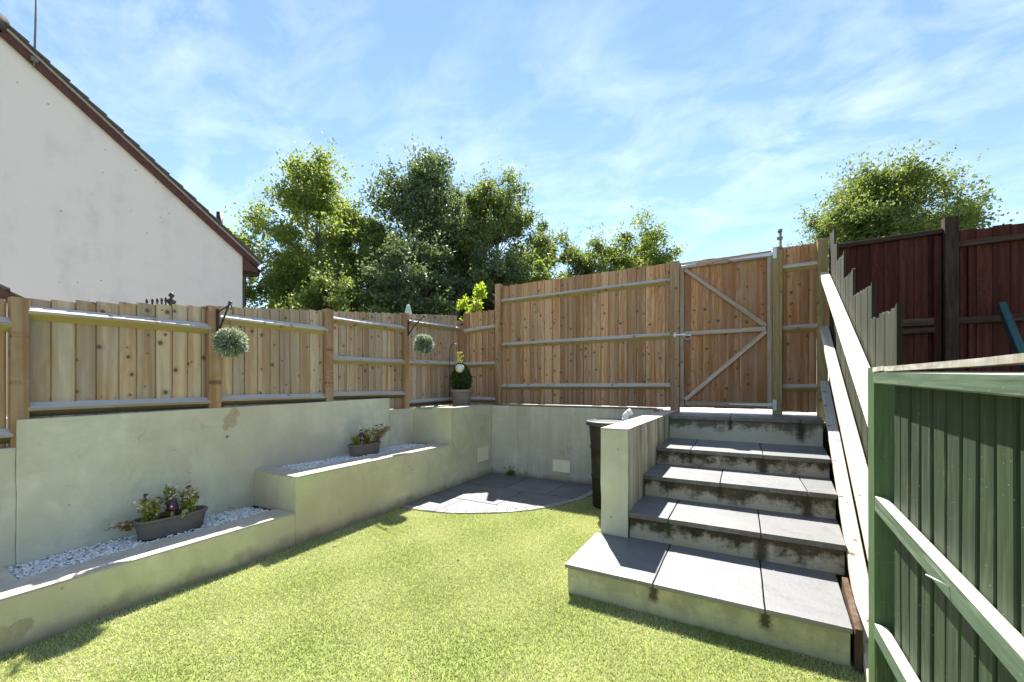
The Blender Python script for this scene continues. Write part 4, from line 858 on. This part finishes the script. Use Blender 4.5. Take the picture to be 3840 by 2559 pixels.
# ------------------------------------------------------------------ vents, weed
def vent(o, ux, w_, h_, label):
    """o lower-left corner on the wall, ux = along-wall unit vector; outward = ux x up"""
    o = Vector(o); ux = Vector(ux); up = Vector((0, 0, 1)); n = ux.cross(up)
    t = thing("air_vent", tuple(o), label, "vent", "cream louvred air vents")
    def bx(name, a0, a1, b0, b1, d0, d1, slope=0):
        V = [o+ux*a+up*b+n*d for b, dd in ((b0, slope), (b1, 0)) for a in (a0, a1) for d in (d0, d1+dd)]
        F = [(0, 2, 3, 1), (4, 5, 7, 6), (0, 1, 5, 4), (2, 6, 7, 3), (0, 4, 6, 2), (1, 3, 7, 5)]
        return mesh(name, [tuple(v) for v in V], F, M_cream, t)
    bx("backing", 0, w_, 0, h_, 0.0005, 0.004); f = .011
    bx("frame", 0, f, 0, h_, 0.004, 0.012); bx("frame", w_-f, w_, 0, h_, 0.004, 0.012); bx("frame", f, w_-f, 0, f, 0.004, 0.012); bx("frame", f, w_-f, h_-f, h_, 0.004, 0.012); bx("mullion", w_/2-.004, w_/2+.004, f, h_-f, 0.004, 0.0118)
    ns_ = 7
    for k in range(ns_):
        b = f+(h_-2*f)*k/ns_; bx("slat", f, w_/2-.004, b+.002, b+(h_-2*f)/ns_*.8, 0.004, 0.006, 0.005); bx("slat", w_/2+.004, w_-f, b+.002, b+(h_-2*f)/ns_*.8, 0.004, 0.006, 0.005)
vent((-2.182, 4.9895, 0.125), (1, 0, 0), 0.244, 0.160, "cream louvred air vent low on the grey back wall")
dvp = Vector((xf(4.87)-xf(4.61), 0.26, 0)).normalized(); vent((xf(4.61)+.0008, 4.61, 0.215), dvp, 0.26, 0.195, "cream louvred air vent on the planter pier beside the corner")
rs = np.random.RandomState(41); wd_ = thing("weed", (-2.79, 4.955, 0.0), "small green weed growing at the foot of the grey back wall", "weed")
P = np.array([-2.79, 4.955, 0.0])+np.c_[rs.normal(size=90)*.03, -abs(rs.normal(size=90))*.015, abs(rs.normal(size=90))*.05]; add_leaves("foliage", [leafset(P, unit(rs, 90)+np.array([0, -.2, .4]), 0.04, rs, .5)], L_weed, wd_, (-2.79, 4.955, 0))
tube("stem", [(-2.79, 4.965, 0.0), (-2.785, 4.955, 0.05), (-2.79, 4.945, 0.10)], [.003, .002, .001], L_weed, wd_, 5)

# ------------------------------------------------------------------ water butt
wc = (-1.185, 4.24, 0.0)
wb = thing("water_butt", wc, "tall dark brown plastic water butt behind the flank wall", "water butt")
lathe("barrel", [(0, 0.0), (0.190, 0.0), (0.196, 0.006), (0.205, 0.30), (0.207, 0.302), (0.213, 0.306), (0.2135, 0.335), (0.207, 0.340), (0.217, 0.60), (0.226, 0.604), (0.2265, 0.632), (0.220, 0.637), (0.234, 0.845), (0.244, 0.848), (0.246, 0.868)], wc, M_butt, wb, 48)
lathe("lid", [(0.262, 0.845), (0.268, 0.850), (0.268, 0.880), (0.260, 0.890), (0.235, 0.894), (0.225, 0.886), (0.10, 0.892), (0, 0.894)], wc, M_lid, wb, 48)
ev = Vector((wc[0]+.135, wc[1]+.03, 0.893)); pe = thing("pipe_elbow", tuple(ev), "white plastic pipe elbow standing on the water butt lid", "pipe")
tube("pipe", [ev, ev+Vector((0, 0, 0.045)), ev+Vector((0, 0, .06))+rgt*.006, ev+Vector((0, 0, 0.075))+rgt*.02, ev+Vector((0, 0, 0.092))+rgt*.048], [.030, .030, .030, .030, .030], M_white, pe, 20)
tube("collar", [ev+Vector((0, 0, .078))+rgt*.026, ev+Vector((0, 0, 0.1))+rgt*.062], [.034, .034], M_white, pe, 20)
tube("collar", [ev, ev+Vector((0, 0, .03))], [.034, .034], M_white, pe, 20)

# ------------------------------------------------------------------ neighbouring house
HX = -12.0; EY, EZ = 6.16, 4.94; RY, RZ = 1.90, 7.89; sl_ = (RZ-EZ)/(EY-RY)
ho = thing("house", (HX-4, RY, 0.6), "white rendered gable end house with brown verge beyond the left fence", "house")
YL = 2*RY-EY
V = [(HX, YL, 0.4), (HX, EY, 0.4), (HX, EY, EZ), (HX, RY, RZ), (HX, YL, EZ)]; V += [(x-8.5, y, z) for x, y, z in V]
mesh("wall", V, [(0, 1, 2, 3, 4), (9, 8, 7, 6, 5), (1, 0, 5, 6), (2, 1, 6, 7), (0, 4, 9, 5)], M_house, ho)
OV = 0.40; EY2, EZ2 = EY+OV, EZ-OV*sl_
nrm_ = Vector((0, sl_, 1)).normalized()
def slope_slab(name, off0, off1, x0, x1, mat, parent, s0=0.0, s1=1.0, sgn=1):
    a = Vector((0, EY2, EZ2)); b = Vector((0, RY, RZ)); p = a.lerp(b, s0); q = a.lerp(b, s1); V = []
    for v in (p, q):
        for o_ in (off0, off1):
            w_ = v+nrm_*o_
            for x in (x0, x1): V.append((x, w_.y if sgn > 0 else 2*RY-w_.y, w_.z))
    F = [(0, 1, 3, 2), (4, 6, 7, 5), (0, 4, 5, 1), (2, 3, 7, 6), (0, 2, 6, 4), (1, 5, 7, 3)]
    return mesh(name, V, F, mat, parent)
rfm = slope_slab("roof", 0.085, 0.12, HX-8.6, HX+0.10, M_tile, ho)
slope_slab("roof_back_slope", 0.085, 0.12, HX-8.6, HX+0.10, M_tile, ho, sgn=-1)
slope_slab("barge_board", -0.10, 0.045, HX+0.03, HX+0.075, M_barge, ho); slope_slab("barge_board", -0.10, 0.045, HX+0.03, HX+0.075, M_barge, ho, sgn=-1)
slope_slab("undercloak", 0.046, 0.084, HX-0.1, HX+0.105, M_verge, ho); slope_slab("undercloak", 0.046, 0.084, HX-0.1, HX+0.105, M_verge, ho, sgn=-1)
nt_ = 17
for k in range(nt_):
    s0 = k/nt_; s1 = min(1.0, (k+1.12)/nt_)
    a = Vector((0, EY2+.02, EZ2-.02*sl_)); b = Vector((0, RY, RZ)); p = a.lerp(b, s0); q = a.lerp(b, s1); V = []
    for v, o0, o1 in ((p, 0.125, 0.180), (q, 0.121, 0.145)):
        for o_ in (o0, o1):
            w_ = v+nrm_*o_
            for x in (HX-0.20, HX+0.125+random.uniform(-.008, .008)): V.append((x, w_.y, w_.z))
    mesh("tile", V, [(0, 1, 3, 2), (4, 6, 7, 5), (0, 4, 5, 1), (2, 3, 7, 6), (0, 2, 6, 4), (1, 5, 7, 3)], M_tile, rfm)
    mesh("tile_course", [(x-0.30 if i % 2 else -20.6, y, z) for i, (x, y, z) in enumerate(V)], [(0, 1, 3, 2), (4, 6, 7, 5), (0, 4, 5, 1), (2, 3, 7, 6), (0, 2, 6, 4), (1, 5, 7, 3)], M_tile, rfm)
tube("ridge_tile", [(HX+0.12, RY, RZ+0.10), (HX-8.6, RY, RZ+0.10)], 0.14, M_tile, ho, 12)
# boxed eave, gutter, downpipe
mesh("eave_box", [(HX+0.075, EY+.005, EZ-0.10), (HX+0.075, EY2-.02, EZ2-0.06), (HX+0.075, EY2-.02, EZ2-0.20), (HX+0.075, EY+.005, EZ2-0.20), (HX-8.5, EY+.005, EZ-0.10), (HX-8.5, EY2-.02, EZ2-0.06), (HX-8.5, EY2-.02, EZ2-0.20), (HX-8.5, EY+.005, EZ2-0.20)], [(0, 3, 2, 1), (4, 5, 6, 7), (0, 1, 5, 4), (1, 2, 6, 5), (2, 3, 7, 6), (3, 0, 4, 7)], M_barge, ho)
gp = []
bm = bmesh.new(); rg = []
for x in (HX+0.12, HX-8.5): rg.append([bm.verts.new((x, EY2+0.045+0.058*math.cos(a), EZ2-0.085+0.058*math.sin(a))) for a in np.linspace(math.pi, 2*math.pi, 12)]+[bm.verts.new((x, EY2+0.045+0.052*math.cos(a), EZ2-0.085+0.052*math.sin(a))) for a in np.linspace(2*math.pi, math.pi, 12)])
n_ = 24
for k in range(n_): bm.faces.new((rg[0][k], rg[0][(k+1) % n_], rg[1][(k+1) % n_], rg[1][k]))
bm.faces.new(rg[0]); bm.faces.new(rg[1][::-1]); bmobj("gutter", bm, M_gutter, ho, False)
tube("downpipe", [(HX-0.02, EY2+0.04, EZ2-0.14), (HX-0.02, EY2+0.03, EZ2-0.24), (HX-0.02, EY+0.10, EZ2-0.32), (HX-0.02, EY+0.055, EZ2-0.42), (HX-0.02, EY+0.055, 0.6)], 0.045, M_gutter, ho, 10)
for z in (4.1, 2.6): box("pipe_clip", HX-0.075, HX+0.035, EY+0.002, EY+0.11, z, z+.04, M_gutter, ho, 0.002)
tube("flue_pipe", [(HX-0.42, 5.79, 5.2), (HX-0.42, 5.79, 6.0)], 0.075, M_flue, ho, 14)
ap = thing("aerial_pole", (HX-0.1, 2.30, 7.45), "thin grey aerial pole on the white house roof", "aerial")
tube("pole", [(HX+0.09, 2.34, 7.42), (HX-0.02, 2.40, 9.4)], 0.016, M_pole, ap, 8); box("clamp", HX+0.055, HX+0.125, 2.29, 2.39, 7.52, 7.60, M_pole, ap, 0.004)
# low neighbouring roof at the left edge
sh = thing("shed", (-8.2, -0.1, 0.6), "low brown tiled outbuilding roof peeping over the fence at the far left", "shed")
SX = -7.0; sy, sz, ry_, rz_ = 1.42, 2.13, -0.1, 3.10
V = [(SX-.1, 2*ry_-sy+.15, .4), (SX-.1, sy-.15, .4), (SX-.1, sy-.15, sz), (SX-.1, ry_, rz_-.1), (SX-.1, 2*ry_-sy+.15, sz)]; V += [(x-2.6, y, z) for x, y, z in V]
mesh("wall", V, [(0, 1, 2, 3, 4), (9, 8, 7, 6, 5), (1, 0, 5, 6), (2, 1, 6, 7), (0, 4, 9, 5)], M_house, sh)
for sg in (1, -1):
    for k in range(7):
        s0, s1 = k/7, (k+1.15)/7; ya, za = sy+(ry_-sy)*s0, sz+(rz_-sz)*s0; yb2, zb2 = sy+(ry_-sy)*min(s1, 1), sz+(rz_-sz)*min(s1, 1)
        V = []
        for y, z, t_ in ((ya, za, .045), (yb2, zb2, .012)):
            for dz in (0.01, 0.012+t_):
                for x in (SX-2.8, SX): V.append((x, y if sg > 0 else 2*ry_-y, z+dz))
        mesh("tile_course", V, [(0, 1, 3, 2), (4, 6, 7, 5), (0, 4, 5, 1), (2, 3, 7, 6), (0, 2, 6, 4), (1, 5, 7, 3)], M_tile, sh)
    V = [(x, y if sg > 0 else 2*ry_-y, z) for x in (SX-.02, SX+.02) for y, z in ((sy, sz+.008), (ry_, rz_+.008), (ry_, rz_-.10), (sy, sz-.10))]
    mesh("barge_board", V, [(0, 1, 2, 3), (7, 6, 5, 4), (0, 4, 5, 1), (1, 5, 6, 2), (2, 6, 7, 3), (3, 7, 4, 0)], M_barge, sh)

# iron railing tips behind the fence
ir = thing("iron_railing", (-4.6, 1.62, 0.8), "row of dark iron spear finials showing above the fence before the white house", "railing")
ys = [1.565, 1.605, 1.640, 1.672, 1.702]
for k, y in enumerate(ys+[1.745]):
    big = k == 5; zt = 2.125 if big else 2.035+0.010*k; r = 0.014 if big else 0.008
    tube("bar", [(-4.6, y, 0.8), (-4.6, y, zt-.06 if not big else zt-.13)], 0.006, M_iron, ir, 6)
    prof = [(0, -.135), (.012, -.13), (.034, -.095), (.034, -.080), (.012, -.058), (.010, -.05), (.018, -.045), (.024, -.032), (.010, -.008), (0, 0)] if big else [(0, -.065), (.006, -.06), (.010, -.052), (.005, -.048), (.011, -.036), (.006, -.010), (0, 0)]
    lathe("finial", prof, (-4.6, y, zt), M_iron, ir, 10)
tube("rail", [(-4.6, 1.54, 1.90), (-4.6, 1.77, 1.90)], 0.008, M_iron, ir, 6)
# folded parasol, telegraph pole
Fv = Vector((-0.4902, 0.8716, 0)); Rv = Vector((0.8716, 0.4902, 0))
def at(u, Dp): return Fv*Dp+Rv*((u-1920)/1529*Dp)
pp = at(1531, 8); pr = thing("parasol", (pp.x, pp.y, 0.6), "tip of a folded pale green parasol behind the left fence", "parasol")
bm = bmesh.new(); rg = []
for z, r in ((1.5, .11), (1.9, .13), (2.4, .10), (2.72, .055), (2.84, .03), (2.86, .004)):
    rg.append([bm.verts.new((pp.x+r*(1+.22*(k % 2))*math.cos(2*math.pi*k/16), pp.y+r*(1+.22*(k % 2))*math.sin(2*math.pi*k/16), z)) for k in range(16)])
for a, b in zip(rg, rg[1:]):
    for k in range(16): bm.faces.new((a[k], a[(k+1) % 16], b[(k+1) % 16], b[k]))
bmobj("canopy", bm, M_para, pr, False); tube("pole", [(pp.x, pp.y, .6), (pp.x, pp.y, 1.6)], .02, M_white, pr, 8)
tp = at(2925, 30); te = thing("telegraph_pole", (tp.x, tp.y, .6), "distant grey telegraph pole above the fence by the right tree", "pole")
tube("pole", [(tp.x, tp.y, .6), (tp.x, tp.y, 12.6)], [.16, .11], M_pole, te, 10); box("bracket", tp.x-.2, tp.x+.16, tp.y-.2, tp.y-.1, 12.0, 12.22, M_pole, te, .01); tube("insulator", [(tp.x, tp.y, 12.6), (tp.x, tp.y, 12.8)], .15, M_pole, te, 8)

# ------------------------------------------------------------------ trees
def tree(name, label, u, vtop, width_px, Dp, mat, seed, nclump=60, nleaf=12000, leaf=0.12, zlow=1.2, shape=0.0, bark=M_bark, airy=0.30, trunk_u=None, cat="tree", group="trees beyond the fence", fork=0.35, asp=0.6, sprig=0.05):
    """crown fitted to its real size at distance Dp; u/width measured in the photograph"""
    rs = np.random.RandomState(seed); c = at(u, Dp); ztop = 1.25+(1450-vtop)/1529*Dp; W = width_px/1529*Dp
    base = at(trunk_u if trunk_u else u, Dp); base.z = 0.6
    t = thing(name, tuple(base), label, cat, group)
    zc = (ztop+zlow)/2; hz = (ztop-zlow)/2; cl = []
    while len(cl) < nclump:
        d = unit(rs, 1)[0]; r = rs.uniform(0.25, 1.0)**0.55; z = d[2]*r
        wz = (1-abs(z)**2.4)**.5 if shape == 0 else (1-max(z, 0)**1.7*shape)   # egg / tall
        h = math.hypot(d[0], d[1])+1e-6; rr_ = r*math.sqrt(max(0, 1-0.0*z*z))*(0.9 if shape == 0 else wz)
        p = np.array([c.x+d[0]*W/2*rr_, c.y+d[1]*W/2*rr_*1.0, zc+z*hz]); p += rs.normal(size=3)*W*.03
        lump = 0.75+0.5*mnoise.noise(Vector((p[0]*.5+seed, p[1]*.5, p[2]*.5)))
        p[:2] = np.array([c.x, c.y])+(p[:2]-np.array([c.x, c.y]))*np.clip(lump+.28, .72, 1.12); cl.append(p)
    cl = np.array(cl); rad = W*rs.uniform(0.09, 0.17, nclump)*(1 if nclump > 30 else 1.25)
    # trunk and limbs
    bm = bmesh.new(); tz = zlow+(ztop-zlow)*fork; top = Vector((c.x+rs.normal()*W*.03, c.y, zlow+(ztop-zlow)*.86)); mid = Vector((base.x*.5+c.x*.5, base.y*.5+c.y*.5, tz)); tr = max(0.05, W*.022)
    tube_pts([base-Vector((0, 0, .1)), base.lerp(mid, .5)+Vector((rs.normal()*.05, 0, 0)), mid, mid.lerp(top, .5)+Vector((rs.normal()*W*.03, 0, 0)), top], [tr*1.25, tr, tr*.8, tr*.45, tr*.12], 8, bm)
    for p in cl:
        pv = Vector(p); q = np.clip((p[2]-tz)/(top.z-tz)-0.28, 0.0, .85); o_ = mid.lerp(top, q) if p[2] > tz else base.lerp(mid, np.clip((p[2]-base.z)/(tz-base.z)-.1, .35, 1))
        m_ = o_.lerp(pv, .5)+Vector((rs.normal()*W*.02, rs.normal()*W*.02, -W*.01)); tube_pts([o_, m_, pv], [tr*.30, tr*.18, tr*.05], 5, bm)
    bmobj("trunk", bm, bark, t, True, at=tuple(base))
    # leaves: sub-clumps around each clump
    sets = []; nleaf = int(nleaf*2.0); leaf *= 0.82; per = nleaf//nclump
    for p, r in zip(cl, rad):
        ns_ = rs.randint(5, 10); sc = p+unit(rs, ns_)*(r*rs.uniform(.35, 1.0, ns_))[:, None]*np.array([1, 1, .75]); k = rs.randint(0, ns_, per)
        P = sc[k]+unit(rs, per)*(rs.rand(per)**0.5)[:, None]*r*airy*1.9*np.array([1, 1, .8]); out_d = (P-np.array([c.x, c.y, zc])); out_d /= np.linalg.norm(out_d, axis=1, keepdims=True)+1e-6
        st_ = rs.rand(per) < sprig; P[st_] += out_d[st_]*(rs.rand(st_.sum())[:, None]**2)*r*0.7
        for q_ in range(4):            # thin leafy shoots reaching out of the clump
            dd = unit(rs, 1)[0]*.7+out_d[q_*7 % per]*.8+np.array([0, 0, .35]); dd /= np.linalg.norm(dd); tt = rs.rand(9)*r*1.25
            L_ = p+dd*(r*.55+tt[:, None])+rs.normal(size=(9, 3))*leaf*.5; sets.append(leafset(L_, unit(rs, 9)+dd*.5, leaf*.95, rs, asp))
        D_ = unit(rs, per)+out_d*.45+np.array([0, 0, -.15]); a_ = np.clip(rs.rand(per)*.7+.3*rs.rand(), 0, 1); sets.append(leafset(P, D_, leaf, rs, asp, attr=a_))
    add_leaves("crown", sets, mat, t, tuple(base)); return t
S = 1.632
tree("ash_tree", "airy light green tree with forked grey trunk left of the dark trees", 728*S, 352*S, 265*S, 16, L_light, 101, 110, 20000, 0.15, 3.4, 0.35, M_greybark, 0.30, 742*S, fork=0.28)
tree("evergreen_tree", "tallest dark green tree in the middle of the tree line", 985*S, 368*S, 285*S, 18, L_dark, 102, 140, 32000, 0.17, 1.4, 0.55, M_bark, 0.36)
tree("oak_tree", "yellow green topped round tree right of the tallest dark tree", 1140*S, 400*S, 215*S, 17, L_mid, 103, 110, 24000, 0.14, 1.4, 0.2, M_bark, 0.34)
tree("small_dark_tree", "small dark tree low between the round tree and the pale bush", 1258*S, 505*S, 120*S, 21, L_dark, 104, 45, 9000, 0.15, 1.5, 0.3)
tree("round_tree", "rounded pale green small tree left of the sparse nest tree", 1340*S, 524*S, 185*S, 19, L_mid, 105, 80, 18000, 0.14, 1.4, 0.0)
tree("sparse_tree", "sparse thin tree with a dark nest at the right end of the tree line", 1470*S, 505*S, 160*S, 18, L_light, 106, 60, 6500, 0.14, 3.4, 0.2, M_bark, 0.42, 1485*S, fork=0.3)
tree("low_bush_tree", "low light green bushy tree in front of the small dark tree", 1235*S, 585*S, 120*S, 14, L_light, 107, 40, 6500, 0.11, 1.2, 0.0, group="lower bushes behind the fence")
tree("leafy_bush", "light green leafy bush beneath the airy tree beside the house", 662*S, 560*S, 190*S, 14.5, L_light, 108, 70, 12000, 0.12, 1.0, 0.0, group="lower bushes behind the fence")
tree("leafy_bush", "mid green tall bush between the airy tree and the tallest dark tree", 845*S, 462*S, 165*S, 15.5, L_mid, 109, 60, 12000, 0.12, 1.0, 0.3, group="lower bushes behind the fence")
tree("dense_bush", "dense dark bush below the tallest dark tree", 960*S, 560*S, 260*S, 14, L_dark, 110, 90, 17000, 0.13, 0.8, 0.0, group="lower bushes behind the fence")
tree("dense_bush", "dense dark bush below the yellow green topped tree", 1150*S, 560*S, 190*S, 14.5, L_dark, 111, 70, 13000, 0.13, 0.8, 0.0, group="lower bushes behind the fence")
tree("leafy_bush", "low green bush behind the left fence below the airy tree", 760*S, 620*S, 230*S, 12.5, L_mid, 112, 60, 11000, 0.11, 0.8, 0.0, group="lower bushes behind the fence")
tree("leafy_bush", "bright green sprays showing past the house eave", 540*S, 520*S, 60*S, 24, L_light, 113, 24, 3000, 0.15, 2.0, 0.3, group="lower bushes behind the fence")
tree("leafy_bush", "pale green low tree behind the tall fence below the sparse tree", 1425*S, 556*S, 150*S, 21, L_light, 117, 45, 8000, 0.14, 1.2, 0.0, group="lower bushes behind the fence")
tree("golden_bush", "bright yellow green bush just behind the corner of the fence", 1093*S, 666*S, 80*S, 9, L_yel, 114, 34, 2600, 0.10, 1.3, 0.4, cat="bush", group="lower bushes behind the fence", asp=.4, sprig=.3)
tree("maple_tree", "broad rounded green tree behind the dark red fence", 2005*S, 394*S, 318*S, 15, L_mid, 115, 210, 52000, 0.125, 2.6, 0.25, M_bark, 0.30, 2070*S)
ne = at(1440*S, 17.6); nz = 1.25+(1450-548*S)/1529*17.6; rs = np.random.RandomState(77); nst = thing("nest", (ne.x, ne.y, nz-.2), "dark ragged nest in the sparse tree", "nest")
P = np.array([ne.x, ne.y, nz])+unit(rs, 500)*np.array([.26, .26, .19])*rs.rand(500, 1)**.4; add_leaves("twigs", [leafset(P, unit(rs, 500), .2, rs, .12)], M_bark, nst, (ne.x, ne.y, nz-.2))

# dead leaves and bits of debris on the turf
rs = np.random.RandomState(91)
for (x, y, wh) in ((-1.55, 3.30, "in front of the curved patio edge"), (-1.28, 3.38, "near the water butt"), (-1.15, 2.75, "beside the corner of the lowest step"), (-2.2, 1.9, "in the middle of the turf towards the planter"), (-0.55, 1.75, "in front of the lowest step"), (-1.75, 2.35, "in the centre of the turf"), (-2.75, 2.1, "close to the planter wall")):
    V, F, a = leafset(np.array([[x, y, 0.010]]), np.array([[rs.normal(), rs.normal(), 0.25]]), 0.03, rs, 0.6)
    tag(tri_mesh("dead_leaf", V, F, L_dry, attr=a, at=(x, y, 0.01)), "small brown dead leaf on the lawn "+wh, "leaf", "dead leaves on the lawn")
